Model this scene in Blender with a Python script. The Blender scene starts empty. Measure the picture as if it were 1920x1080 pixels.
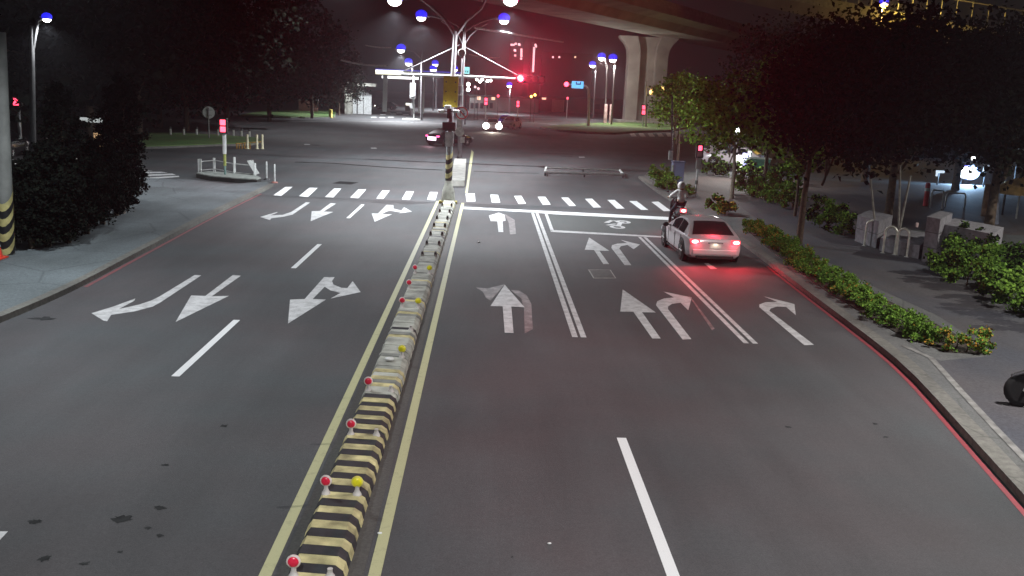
import bpy, bmesh, math, random
from mathutils import Vector, Matrix
random.seed(7)
R = math.radians
scene = bpy.context.scene
COL = scene.collection
# ------------------------------------------------------------------ camera (calibrated on the road markings, metres)
FPX, PITCH, YAW, ROLL, CAMH = 1765.2, 0.2080, 0.0320, 0.0443, 4.986
_F = Vector((math.sin(YAW), math.cos(YAW), 0)); _Rt = Vector((math.cos(YAW), -math.sin(YAW), 0)); _Z = Vector((0, 0, 1))
_fw = _F*math.cos(PITCH) - _Z*math.sin(PITCH); _up = _F*math.sin(PITCH) + _Z*math.cos(PITCH)
_cx = _Rt*math.cos(ROLL) + _up*math.sin(ROLL); _cy = -_Rt*math.sin(ROLL) + _up*math.cos(ROLL)
cam_data = bpy.data.cameras.new("camera"); cam = bpy.data.objects.new("camera", cam_data); COL.objects.link(cam)
cam.matrix_world = Matrix(((_cx.x, _cy.x, -_fw.x, 0), (_cx.y, _cy.y, -_fw.y, 0), (_cx.z, _cy.z, -_fw.z, CAMH), (0, 0, 0, 1)))
cam_data.sensor_width = 36; cam_data.lens = FPX/1920*36; cam_data.clip_start = .1; cam_data.clip_end = 3000
scene.camera = cam
# ------------------------------------------------------------------ night sky, exposure
world = bpy.data.worlds.new("World"); scene.world = world; world.use_nodes = True
_n = world.node_tree.nodes; _l = world.node_tree.links
_bg = _n["Background"]; _sky = _n.new("ShaderNodeTexSky"); _sky.sky_type = 'NISHITA'; _sky.sun_disc = False
_sky.sun_elevation = R(-6); _sky.sun_rotation = R(200)
_mx = _n.new("ShaderNodeMix"); _mx.data_type = 'RGBA'; _mx.inputs[0].default_value = .92
_l.new(_sky.outputs[0], _mx.inputs[6]); _mx.inputs[7].default_value = (.135, .135, .15, 1)   # town glow on low cloud
_l.new(_mx.outputs[2], _bg.inputs[0]); _bg.inputs[1].default_value = .05
vs = scene.view_settings; vs.view_transform = 'Standard'; vs.look = 'None'; vs.exposure = 0; vs.gamma = 1; vs.use_curve_mapping = False
scene.render.engine = 'CYCLES'
cy = scene.cycles
cy.use_denoising = True; cy.denoiser = 'OPENIMAGEDENOISE'; cy.max_bounces = 6; cy.diffuse_bounces = 3; cy.volume_bounces = 0
cy.sample_clamp_indirect = 4; cy.use_light_tree = True

# ------------------------------------------------------------------ pixel of the photograph -> real place
def ray(px, py):
    return _fw + _cx*((px-960)/FPX) + _cy*(-(py-540)/FPX)
def P(px, py, z=0.0):                     # on the ground (or level z)
    d = ray(px, py); t = (z-CAMH)/d.z
    return Vector((d.x*t, d.y*t, z))
def Q(px, py, Y):                         # on the upright plane at distance Y
    d = ray(px, py); t = Y/d.y
    return Vector((d.x*t, Y, CAMH+d.z*t))

# ------------------------------------------------------------------ materials
MATS = {}
def mat(name, col, rough=.7, metal=0., var=.25, scale=6., bump=0., col2=None, emit=None, es=0., alpha=None, trans=0., spec=None, coat=0.):
    if name in MATS: return MATS[name]
    m = bpy.data.materials.new(name); m.use_nodes = True
    nt = m.node_tree; b = nt.nodes["Principled BSDF"]
    c = tuple(col)+(1,)
    if var > 0 or col2:
        tc = nt.nodes.new("ShaderNodeTexCoord"); nz = nt.nodes.new("ShaderNodeTexNoise")
        nz.inputs["Scale"].default_value = scale; nz.inputs["Detail"].default_value = 6
        nt.links.new(tc.outputs["Object"], nz.inputs["Vector"])
        cr = nt.nodes.new("ShaderNodeValToRGB"); nt.links.new(nz.outputs["Fac"], cr.inputs[0])
        lo = col2 or tuple(x*(1-var) for x in col); hi = col if col2 else tuple(min(1, x*(1+var)) for x in col)
        cr.color_ramp.elements[0].position = .32; cr.color_ramp.elements[1].position = .68
        cr.color_ramp.elements[0].color = tuple(lo)+(1,); cr.color_ramp.elements[1].color = tuple(hi)+(1,)
        nt.links.new(cr.outputs[0], b.inputs["Base Color"])
        if bump:
            bp = nt.nodes.new("ShaderNodeBump"); bp.inputs["Strength"].default_value = bump
            nt.links.new(nz.outputs["Fac"], bp.inputs["Height"]); nt.links.new(bp.outputs[0], b.inputs["Normal"])
    else:
        b.inputs["Base Color"].default_value = c
    b.inputs["Roughness"].default_value = rough; b.inputs["Metallic"].default_value = metal
    if coat: b.inputs["Coat Weight"].default_value = coat; b.inputs["Coat Roughness"].default_value = .08
    if trans: b.inputs["Transmission Weight"].default_value = trans
    if emit:
        b.inputs["Emission Color"].default_value = tuple(emit)+(1,); b.inputs["Emission Strength"].default_value = es
        m.cycles.emission_sampling = 'NONE'
    MATS[name] = m
    return m

def ground_mat(name, base, patches, fine=60., rough=.75, tint=None, cracks=0.):
    """worn asphalt or concrete: broad stains, fine grain, dark spots"""
    m = bpy.data.materials.new(name); m.use_nodes = True
    nt = m.node_tree; N = nt.nodes; L = nt.links; b = N["Principled BSDF"]
    tc = N.new("ShaderNodeTexCoord")
    def noise(s, d=5, r=.55, vec=None):
        n = N.new("ShaderNodeTexNoise"); n.inputs["Scale"].default_value = s; n.inputs["Detail"].default_value = d; n.inputs["Roughness"].default_value = r
        L.new(vec or tc.outputs["Object"], n.inputs["Vector"]); return n.outputs["Fac"]
    def mrange(v, a, c, lo, hi):
        r = N.new("ShaderNodeMapRange"); L.new(v, r.inputs[0])
        for i, x in zip((1, 2, 3, 4), (a, c, lo, hi)): r.inputs[i].default_value = x
        return r.outputs[0]
    def mul(a, c):
        q = N.new("ShaderNodeMath"); q.operation = 'MULTIPLY'; L.new(a, q.inputs[0]); L.new(c, q.inputs[1]); return q.outputs[0]
    mp = N.new("ShaderNodeMapping"); mp.inputs["Scale"].default_value = (1, .12, 1); L.new(tc.outputs["Object"], mp.inputs[0])
    v = mul(mrange(noise(.16), .3, .7, 1-patches, 1+patches), mrange(noise(fine, 3), .25, .75, .74, 1.26))
    v = mul(v, mrange(noise(1.1, 4, .6, mp.outputs[0]), .3, .7, .85, 1.13))         # tyre-worn streaks along the lanes
    v = mul(v, mrange(noise(13, 5, .75), .3, .7, .86, 1.14))
    v = mul(v, mrange(noise(1.6, 6, .7), .68, .78, 1, .72))                          # oil and tar spots
    v = mul(v, mrange(noise(9, 4, .7), .72, .8, 1, .82))
    if cracks:
        vo = N.new("ShaderNodeTexVoronoi"); vo.feature = 'DISTANCE_TO_EDGE'; vo.inputs["Scale"].default_value = cracks
        L.new(tc.outputs["Object"], vo.inputs["Vector"]); v = mul(v, mrange(vo.outputs["Distance"], .0, .02, .7, 1))
    hue = N.new("ShaderNodeMix"); hue.data_type = 'RGBA'; L.new(mrange(noise(.3, 3), .35, .65, 0, 1), hue.inputs[0])
    hue.inputs[6].default_value = tuple(base)+(1,); hue.inputs[7].default_value = tuple(tint or base)+(1,)
    sc = N.new("ShaderNodeVectorMath"); sc.operation = 'SCALE'; L.new(hue.outputs[2], sc.inputs[0]); L.new(v, sc.inputs["Scale"])
    L.new(sc.outputs[0], b.inputs["Base Color"])
    b.inputs["Roughness"].default_value = rough
    bp = N.new("ShaderNodeBump"); bp.inputs["Strength"].default_value = .25; bp.inputs["Distance"].default_value = .01
    L.new(noise(fine*1.5, 2), bp.inputs["Height"]); L.new(bp.outputs[0], b.inputs["Normal"])
    MATS[name] = m
    return m

def paint_mat(name, col, wear=.5, scale=7.):
    """road paint, worn through to the asphalt in places"""
    m = bpy.data.materials.new(name); m.use_nodes = True
    nt = m.node_tree; N = nt.nodes; L = nt.links; b = N["Principled BSDF"]
    tc = N.new("ShaderNodeTexCoord"); nz = N.new("ShaderNodeTexNoise"); nz.inputs["Scale"].default_value = scale; nz.inputs["Detail"].default_value = 8; nz.inputs["Roughness"].default_value = .7
    L.new(tc.outputs["Object"], nz.inputs["Vector"])
    cr = N.new("ShaderNodeValToRGB"); L.new(nz.outputs["Fac"], cr.inputs[0])
    e = cr.color_ramp.elements
    e[0].position = .30*wear+.05; e[0].color = tuple(c*(.55 if wear < 1.2 else .3)+.03 for c in col)+(1,)
    e[1].position = .30*wear+.28; e[1].color = tuple(col)+(1,)
    L.new(cr.outputs[0], b.inputs["Base Color"]); b.inputs["Roughness"].default_value = .6
    MATS[name] = m
    return m

ASPHALT = ground_mat("asphalt", (.056, .064, .068), .30, 45, .78, (.068, .063, .066))
PAVE = ground_mat("pavement_concrete", (.12, .125, .120), .35, 25, .85, (.10, .105, .105), .55)
PATH = ground_mat("path_paving", (.055, .060, .074), .2, 20, .8, (.075, .07, .072))
PLAZA = ground_mat("plaza_paving", (.12, .095, .085), .2, 14, .8, (.10, .085, .085))
SOIL = ground_mat("outer_ground", (.045, .047, .045), .3, 10, .9)
GRASS = ground_mat("grass_turf", (.085, .20, .05), .35, 18, .95, (.12, .17, .06))
KERB = ground_mat("kerb_concrete", (.17, .17, .15), .35, 9, .85, (.11, .11, .10), .9)
DKERB = mat("dark_kerb", (.02, .022, .02), .8, scale=9)
WPAINT = paint_mat("white_paint", (.74, .76, .76), .35)
WPAINT2 = paint_mat("worn_white_paint", (.60, .61, .61), 1.0, 4)
GHOST = paint_mat("ghost_paint", (.30, .27, .27), 1.35, 3)
YPAINT = paint_mat("yellow_paint", (.44, .44, .25), .6)
RPAINT = paint_mat("red_paint", (.34, .05, .065), 1.1, 5)
WHITE = mat("white_metal", (.72, .74, .72), .45, .0, .12, 4)
STEEL = mat("galvanised_steel", (.52, .53, .52), .4, .5, .15, 5)
DSTEEL = mat("dark_steel", (.05, .052, .055), .5, .3, .2, 5)
BLACK = mat("black_plastic", (.012, .012, .013), .5, 0, .2, 8)
RUBBER = mat("tyre_rubber", (.014, .014, .015), .85, 0, .2, 20)
CONC = mat("viaduct_concrete", (.30, .28, .26), .85, 0, .22, .35, .2)
CONC2 = mat("pale_concrete", (.34, .34, .31), .85, 0, .25, 2.5, .2)
STONE = mat("granite_block", (.22, .215, .235), .8, 0, .25, 7, .3)
GLASS = mat("dark_glass", (.012, .014, .016), .06, 0, 0)
RED = mat("red_plastic", (.62, .03, .04), .4, 0, .1, 9)
YEL = mat("yellow_plastic", (.75, .62, .03), .4, 0, .1, 9)
ORANGE = mat("orange_plastic", (.62, .12, .03), .5, 0, .15, 9)
PALEY = mat("pale_yellow_concrete_paint", (.46, .41, .21), .75, 0, .5, 4, .2)
MBLACK = mat("black_concrete_paint", (.022, .023, .027), .75, 0, .35, 7)
GREYGREEN = mat("weathered_grey_concrete", (.36, .37, .325), .85, 0, .38, 3, .2)
BARK = mat("bark", (.09, .065, .045), .9, 0, .35, 9, .4)
PBARK = mat("pale_bark", (.20, .17, .13), .9, 0, .35, 9, .4)
WOODP = mat("support_pole_wood", (.25, .24, .21), .8, 0, .3, 6)
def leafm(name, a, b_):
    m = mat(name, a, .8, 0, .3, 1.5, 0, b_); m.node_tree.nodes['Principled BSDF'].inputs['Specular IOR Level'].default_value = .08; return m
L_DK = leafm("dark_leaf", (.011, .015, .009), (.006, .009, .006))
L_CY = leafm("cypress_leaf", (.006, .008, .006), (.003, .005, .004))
L_GR = leafm("green_leaf", (.12, .22, .035), (.055, .12, .02))
L_LT = leafm("light_leaf", (.24, .42, .06), (.14, .27, .04))
L_OR = leafm("orange_leaf", (.46, .24, .035), (.27, .17, .035))
L_BR = leafm("brown_leaf", (.10, .06, .025), (.06, .045, .02))
def emat(name, col, s): return mat(name, (.3, .3, .3), .5, 0, 0, emit=col, es=s)
E_WHITE = emat("lamp_white", (1, .98, .92), 14)
E_BLUE = emat("blue_flare_glow", (.02, .02, 1), 1.0)  # blue glow, mostly for lens flare above lamps
E_STRIP = emat("strip_light", (1, 1, .72), 1.6)
E_RED = emat("signal_red", (1, .05, .09), 9)
E_RED2 = emat("signal_red_soft", (1, .06, .12), 4)
E_TAIL = emat("tail_light", (1, .03, .06), 1.5)
E_TAILHOT = emat("tail_hot", (1, .25, .25), 9)
E_SODIUM = emat("lamp_sodium", (1, .55, .10), 8)
E_WIN = emat("window_warm", (1, .62, .4), 1.4)
E_WIN2 = emat("window_red", (1, .55, .6), 1.6)
E_HEAD = emat("headlight", (1, .95, .85), 10)
E_SIGN = emat("sign_cyan", (.12, .55, 1), 1.3)
E_PANEL = emat("lit_panel", (1, 1, .86), 2.2)

# ------------------------------------------------------------------ mesh builder
class MB:
    def __init__(s): s.v, s.f, s.m, s.s = [], [], [], []
    def add(s, vs, fs, m=0, sm=False):
        o = len(s.v); s.v += [tuple(x) for x in vs]
        for f in fs: s.f.append([o+i for i in f]); s.m.append(m); s.s.append(sm)
        return s
    def box(s, c, d, rz=0, m=0, top=1., topy=None):
        c = Vector(c); x, y, z = d[0]/2, d[1]/2, d[2]/2; ty = top if topy is None else topy
        ca, sa = math.cos(rz), math.sin(rz); vs = []
        for k, (tx_, ty_) in ((-1, (1, 1)), (1, (top, ty))):
            for i, j in ((-1, -1), (1, -1), (1, 1), (-1, 1)):
                a, b = i*x*tx_, j*y*ty_; vs.append((c.x+a*ca-b*sa, c.y+a*sa+b*ca, c.z+k*z))
        return s.add(vs, [(3, 2, 1, 0), (4, 5, 6, 7), (0, 1, 5, 4), (1, 2, 6, 5), (2, 3, 7, 6), (3, 0, 4, 7)], m)
    def tube(s, pts, r, n=8, m=0, caps=True, sm=True):
        pts = [Vector(p) for p in pts]; rr = r if isinstance(r, (list, tuple)) else [r]*len(pts)
        vs, fs = [], []; up = None
        for i, p in enumerate(pts):
            t = (pts[min(i+1, len(pts)-1)]-pts[max(i-1, 0)])
            t = t.normalized() if t.length > 1e-9 else Vector((0, 0, 1))
            if up is None: up = Vector((1, 0, 0)) if abs(t.x) < .9 else Vector((0, 1, 0))
            a = t.cross(up).normalized(); up = a.cross(t).normalized()
            for k in range(n):
                g = 2*math.pi*k/n; vs.append(p+(a*math.cos(g)+up*math.sin(g))*rr[i])
        for i in range(len(pts)-1):
            for k in range(n): fs.append((i*n+k, i*n+(k+1) % n, (i+1)*n+(k+1) % n, (i+1)*n+k))
        s.add(vs, fs, m, sm)
        if caps:
            s.add(vs[:n], [tuple(range(n))[::-1]], m); s.add(vs[-n:], [tuple(range(n))], m)
        return s
    def lathe(s, prof, c=(0, 0, 0), n=14, m=0, sm=True, axis='z'):
        vs, fs = [], []
        for r, z in prof:
            for k in range(n):
                g = 2*math.pi*k/n; a, b = r*math.cos(g), r*math.sin(g)
                q = (a, b, z) if axis == 'z' else ((a, -z, b) if axis == 'y' else (z, a, b))
                vs.append((c[0]+q[0], c[1]+q[1], c[2]+q[2]))
        for i in range(len(prof)-1):
            for k in range(n): fs.append((i*n+k, i*n+(k+1) % n, (i+1)*n+(k+1) % n, (i+1)*n+k))
        s.add(vs, fs, m, sm)
        if prof[0][0] > 1e-6: s.add(vs[:n], [tuple(range(n))[::-1]], m)
        if prof[-1][0] > 1e-6: s.add(vs[-n:], [tuple(range(n))], m)
        return s
    def disc(s, c, r, th, m=0, n=20):         # round plate facing -y
        return s.lathe([(r, -th/2), (r, th/2)], c, n, m, False, 'y')
    def ball(s, c, r, n=12, k=8, m=0):
        rx, ry, rz = r if isinstance(r, (list, tuple)) else (r, r, r)
        vs, fs = [], []
        for i in range(k+1):
            t = math.pi*i/k
            for j in range(n):
                g = 2*math.pi*j/n; vs.append((c[0]+rx*math.sin(t)*math.cos(g), c[1]+ry*math.sin(t)*math.sin(g), c[2]+rz*math.cos(t)))
        for i in range(k):
            for j in range(n): fs.append((i*n+j, (i+1)*n+j, (i+1)*n+(j+1) % n, i*n+(j+1) % n))
        return s.add(vs, fs, m, True)
    def prism(s, poly, z0, z1, m=0, mtop=None):
        n = len(poly)
        if sum(poly[i][0]*poly[(i+1) % n][1]-poly[(i+1) % n][0]*poly[i][1] for i in range(n)) < 0: poly = poly[::-1]
        vs = [(p[0], p[1], z0) for p in poly]+[(p[0], p[1], z1) for p in poly]
        s.add(vs, [tuple(range(n))[::-1]]+[(i, (i+1) % n, n+(i+1) % n, n+i) for i in range(n)], m)
        s.add([(p[0], p[1], z1) for p in poly], [tuple(range(n))], m if mtop is None else mtop)
        return s
    def slab(s, pts, th, m=0):               # quad/polygon (any orientation) given thickness along its normal, on the back
        pts = [Vector(p) for p in pts]; nrm = (pts[1]-pts[0]).cross(pts[2]-pts[0]).normalized(); n = len(pts)
        b = [p-nrm*th for p in pts]
        return s.add(pts+b, [tuple(range(n)), tuple(range(n, 2*n))[::-1]]+[(i, n+i, n+(i+1) % n, (i+1) % n) for i in range(n)], m)
    def sheet(s, poly, z, m=0):
        n = len(poly)
        if sum(poly[i][0]*poly[(i+1) % n][1]-poly[(i+1) % n][0]*poly[i][1] for i in range(n)) < 0: poly = poly[::-1]
        return s.add([(p[0], p[1], z) for p in poly], [tuple(range(n))], m)
    def build(s, name, mats, parent=None, loc=None, sharp=None, bevel=0):
        me = bpy.data.meshes.new(name); me.from_pydata(s.v, [], s.f)
        for m in (mats if isinstance(mats, (list, tuple)) else [mats]): me.materials.append(m)
        me.polygons.foreach_set("material_index", s.m); me.polygons.foreach_set("use_smooth", s.s)
        if sharp is not None: me.set_sharp_from_angle(angle=R(sharp))
        me.update()
        o = bpy.data.objects.new(name, me); COL.objects.link(o)
        if parent: o.parent = parent
        if loc: o.location = loc
        if bevel:
            b = o.modifiers.new("bevel", 'BEVEL'); b.width = bevel; b.segments = 2; b.limit_method = 'ANGLE'
        return o

def tag(o, label, cat, group=None):
    o["label"] = label; o["category"] = cat
    if group: o["group"] = group
    return o
def thing(name, label, cat, loc=(0, 0, 0), rz=0, group=None):
    o = bpy.data.objects.new(name, None); COL.objects.link(o); o.empty_display_size = .2
    o.location = loc; o.rotation_euler = (0, 0, rz)
    return tag(o, label, cat, group)
def struct(o): o["kind"] = "structure"; return o
def copy_tree(o, parent=None):
    c = o.copy(); COL.objects.link(c)
    if parent: c.parent = parent
    for ch in o.children: copy_tree(ch, c)
    return c
def dup(o, loc, label, rz=None, sc=None):
    c = copy_tree(o); c.location = loc; c["label"] = label
    if rz is not None: c.rotation_euler = (0, 0, rz)
    if sc: c.scale = (sc, sc, sc)
    return c
def lamp(parent, loc, power, col=(.92, .955, 1), cone=None, blend=.6, radius=.12, aim=None, world_loc=False):
    d = bpy.data.lights.new("lamp_light", 'SPOT' if cone else 'POINT'); d.energy = power; d.color = col; d.shadow_soft_size = radius
    if cone: d.spot_size = R(cone); d.spot_blend = blend
    o = bpy.data.objects.new("lamp_light", d); COL.objects.link(o); o.location = loc
    if aim: o.rotation_euler = Vector(aim).to_track_quat('-Z', 'Y').to_euler()
    if parent: o.parent = parent
    return o
# ================================================================== SETTING: ground, roads, pavements, markings
g = MB(); g.sheet([(-600, -60), (600, -60), (600, 640), (-600, 640)], -.012); struct(g.build("ground", SOIL))
rd = MB(); rd.sheet([(-130, -30), (130, -30), (130, 330), (-130, 330)], 0); struct(rd.build("road", ASPHALT))
def pxpoly(pts, z=0): return [P(x, y, z) for x, y in pts]
KH = .13
# right pavement: kerb traced on the ground
rk = [(1197, 334), (1216, 350), (1240, 367), (1275, 388), (1330, 420), (1400, 464), (1470, 521), (1560, 590), (1690, 689), (1780, 790), (1920, 948)]
RK = [P(x, y) for x, y in rk]; RK.append(RK[-1]+(RK[-1]-RK[-2])*2.2)
far_r = [P(1215, 326), P(1300, 327), Vector((75, 60, 0)), Vector((130, 62, 0))]
def edge_strip(mb, line, w, z0, z1, side=1, m=0):
    for a, b in zip(line, line[1:]):
        d = (b-a); d.z = 0; nrm = Vector((-d.y, d.x, 0)).normalized()*w*side
        mb.prism([a, b, b+nrm, a+nrm], z0, z1, m)
def offset(line, w):
    out = []
    for i, p in enumerate(line):
        t = line[min(i+1, len(line)-1)]-line[max(i-1, 0)]; out.append(p+Vector((-t.y, t.x, 0)).normalized()*w)
    return out
def ribbon(mb, line, w0, w1, z, m=0):
    a, b = offset(line, w0), offset(line, w1)
    for i in range(len(line)-1): mb.sheet([a[i], a[i+1], b[i+1], b[i]], z, m)
def kerb(name, line, w, z1, m, z0=-.02):
    mb = MB(); a, b = line, offset(line, w)
    for i in range(len(line)-1): mb.prism([a[i], a[i+1], b[i+1], b[i]], z0, z1)
    return struct(mb.build(name, m))
def refine(line, n=4):
    out = []
    for a, b in zip(line, line[1:]): out += [a.lerp(b, k/n) for k in range(n)]
    return out+[line[-1]]
RKs = refine(RK, 3)
for _ in range(2): RKs = [RKs[0]]+[(RKs[i-1]+RKs[i]*2+RKs[i+1])/4 for i in range(1, len(RKs)-1)]+[RKs[-1]]
kerb("pavement_kerb", RKs, .28, KH, KERB)
inner = offset(RKs, .28)
sp = MB(); sp.prism([(p.x, p.y) for p in inner]+[(130, inner[-1].y), (130, 62), (75, 60)]+[(p.x, p.y) for p in (P(1300, 327), P(1215, 326))], -.02, KH-.006); struct(sp.build("pavement", PAVE))
# slate footpath and reddish plaza behind the planting strip
pp = MB()
pp.sheet([P(x, y, KH) for x, y in [(1385, 385), (1440, 425), (1520, 474), (1640, 538), (1760, 592), (1850, 650), (1850, 668), (1765, 676), (1742, 670), (1800, 735), (1860, 800), (1925, 868), (2050, 1000)]]+[Vector((26, 6, 0)), Vector((40, 26, 0)), P(1900, 560, KH), P(1740, 480, KH), P(1600, 425, KH), P(1450, 372, KH)], KH-.002); struct(pp.build("footpath", PATH))
pe = MB(); ribbon(pe, refine([P(x, y, KH) for x, y in [(1690, 648), (1742, 671), (1800, 736), (1860, 801), (1925, 869), (2050, 1001)]], 3), -.02, .10, KH+.004); struct(pe.build("path_edging", mat("edging_pale", (.20, .20, .19), .85, 0, .4, 5)))
pz = MB(); pz.sheet([P(1330, 392, KH), P(1290, 340, KH), P(1310, 330, KH), Vector((73, 61, 0)), Vector((125, 62.5, 0)), Vector((125, 34, 0)), Vector((45, 33, 0)), P(1600, 422, KH), P(1450, 368, KH), P(1385, 382, KH)], KH-.0005); struct(pz.build("plaza", PLAZA))
# left pavement
lk = [(513, 350), (470, 371), (400, 405), (320, 448), (230, 496), (150, 540), (70, 577), (0, 606)]
LK = [P(x, y) for x, y in lk]; LK.append(LK[-1]+(LK[-1]-LK[-2])*3)
LKs = refine(LK, 3)[::-1]
for _ in range(2): LKs = [LKs[0]]+[(LKs[i-1]+LKs[i]*2+LKs[i+1])/4 for i in range(1, len(LKs)-1)]+[LKs[-1]]
kerb("pavement_kerb", LKs, .22, KH, KERB)
il = offset(LKs, .22)
LPAVE = ground_mat("left_pavement_asphalt", (.125, .150, .160), .42, 22, .85, (.108, .130, .136), .4)
lp = MB(); lp.prism([(p.x, p.y) for p in il]+[tuple(P(500, 345)[:2]), tuple(P(430, 350)[:2]), tuple(P(360, 342)[:2]), tuple(P(262, 338)[:2]), (-60, P(262, 338).y), (-60, il[0].y)], -.02, KH-.006); struct(lp.build("pavement", LPAVE))
# far grass islands with kerbs
def island(name, pts, h, top, side=KERB, z0=-.02):
    poly = [P(x, y) for x, y in pts]; c = sum(poly, Vector())/len(poly)
    mb = MB(); mb.prism([(p.x, p.y) for p in poly], z0, h)
    o = struct(mb.build(name+"_kerb", side))
    mb = MB(); mb.prism([tuple((c+(p-c)*.985)[:2]) for p in poly], h-.1, h+.05); struct(mb.build(name, top))
island("grass_verge", [(200, 281), (330, 277.5), (412, 274), (470, 273), (492, 269), (485, 262), (420, 257), (330, 253), (200, 252)], .14, GRASS)
island("grass_verge", [(1012, 241), (1050, 247), (1100, 251), (1155, 252.5), (1195, 249), (1260, 247), (1290, 240), (1200, 231), (1120, 233), (1060, 236)], .2, GRASS)
island("grass_verge", [(545, 222), (628, 221), (632, 207), (560, 208), (480, 212), (440, 219)], .12, GRASS)
island("traffic_island", [(368, 333), (395, 339), (440, 343), (482, 345.5), (490, 343), (478, 336), (440, 333), (390, 330)], .2, mat("island_concrete", (.25, .27, .25), .85, 0, .3, 4), DKERB)
# road markings, flush sheets
MZ = .005
def mark(name, polys, m, z=MZ, kind=True):
    mb = MB()
    for k, poly in enumerate(polys): mb.sheet([p if isinstance(p, tuple) and len(p) == 2 and False else p for p in poly], z)
    return struct(mb.build(name, m))
def rect(x0, x1, y0, y1): return [(x0, y0), (x1, y0), (x1, y1), (x0, y1)]
def zp(pts, ox, oy, k): return [P(ox+x/k, oy+y/k) for x, y in pts]
mark("lane_line", [rect(-5.19, -5.05, a, b) for a, b in ((5.3, 9.3), (15.35, 19.3), (25.1, 29.1), (35.1, 39.3))]+[rect(2.07, 2.21, 5., 13.15)], WPAINT)
mark("lane_line", [rect(1.90, 2.02, 18.9, 39.2), rect(2.08, 2.20, 18.9, 39.1)], WPAINT2)
mark("lane_line", [rect(5.50, 5.61, 18.9, 33.3), rect(5.69, 5.80, 18.9, 33.3)], WPAINT2)
mark("median_line", [rect(-2.18, -2.05, 4, 41.6), rect(-1.07, -.94, 4, 41.3)], YPAINT)
mark("median_line", [zp([(1525, 712), (1540, 712), (1582, 640), (1590, 630)][:0] or [(872, 362), (877, 362), (888, 285), (884, 281)], 0, 0, 1)], YPAINT)
mark("stop_line", [zp([(868, 388), (1000, 394.6), (1258, 407.3), (1258, 413), (1040, 401.8), (1000, 398.6), (868, 391.8)], 0, 0, 1)], WPAINT)
mark("bike_box_line", [zp([(640, 68), (660, 68), (712, 206), (690, 216)], 860, 380, 4), zp([(690, 206), (1640, 260), (1640, 270), (690, 221)], 860, 380, 4)], WPAINT2, MZ+.004)
mark("bike_box", [zp([(664, 78), (1590, 124), (1640, 256), (716, 206)], 860, 380, 4)], ground_mat("bike_box_asphalt", (.058, .068, .066), .15, 30, .75), .003)
cw = []
s = [[(220, 602), (275, 602), (190, 670), (130, 665)], [(400, 608), (463, 610), (390, 678), (322, 672)], [(585, 614), (640, 615), (580, 682), (518, 678)], [(768, 620), (828, 620), (768, 687), (707, 682)], [(948, 628), (1003, 630), (955, 692), (902, 690)], [(1128, 634), (1185, 636), (1152, 700), (1093, 695)], [(1305, 640), (1363, 642), (1345, 702), (1283, 697)], [(1572, 652), (1640, 652), (1645, 712), (1580, 712)], [(1757, 660), (1815, 662), (1832, 720), (1768, 718)]]
cw += [zp(q, 480, 200, 4) for q in s]
s = [[(15, 670), (70, 668), (105, 728), (50, 730)], [(192, 676), (250, 676), (290, 735), (232, 737)], [(368, 682), (422, 682), (480, 745), (430, 745)], [(547, 692), (600, 690), (668, 755), (612, 757)], [(715, 700), (770, 700), (845, 765), (785, 765)], [(878, 708), (935, 708), (1022, 775), (968, 775)], [(1045, 715), (1098, 712), (1192, 782), (1138, 785)]]
cw += [zp(q, 960, 200, 4) for q in s]
mark("crosswalk", cw, WPAINT)
mark("crosswalk", [zp(q, 0, 200, 4) for q in ([(1000, 476), (1090, 476), (1150, 484), (1000, 487)], [(1000, 493), (1210, 488), (1260, 496), (1000, 505)], [(1000, 514), (1290, 502), (1320, 512), (1000, 526)], [(1000, 540), (1340, 518), (1345, 528), (1060, 548), (1000, 550)])], WPAINT2)
far = []
for x0, y0 in ((717, 214), (727, 211), (737, 213), (748, 211), (760, 214), (700, 219), (716, 219.5), (732, 219), (1090, 294), (575, 270), (700, 277)):
    far.append([P(x0-5, y0), P(x0+5, y0), P(x0+7, y0+1.6), P(x0-4, y0+1.6)])
for x0 in range(1180, 1300, 17): far.append([P(x0, 250), P(x0+9, 250), P(x0+14, 256), P(x0+4, 256)])
mark("crosswalk", far, WPAINT2)
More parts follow.
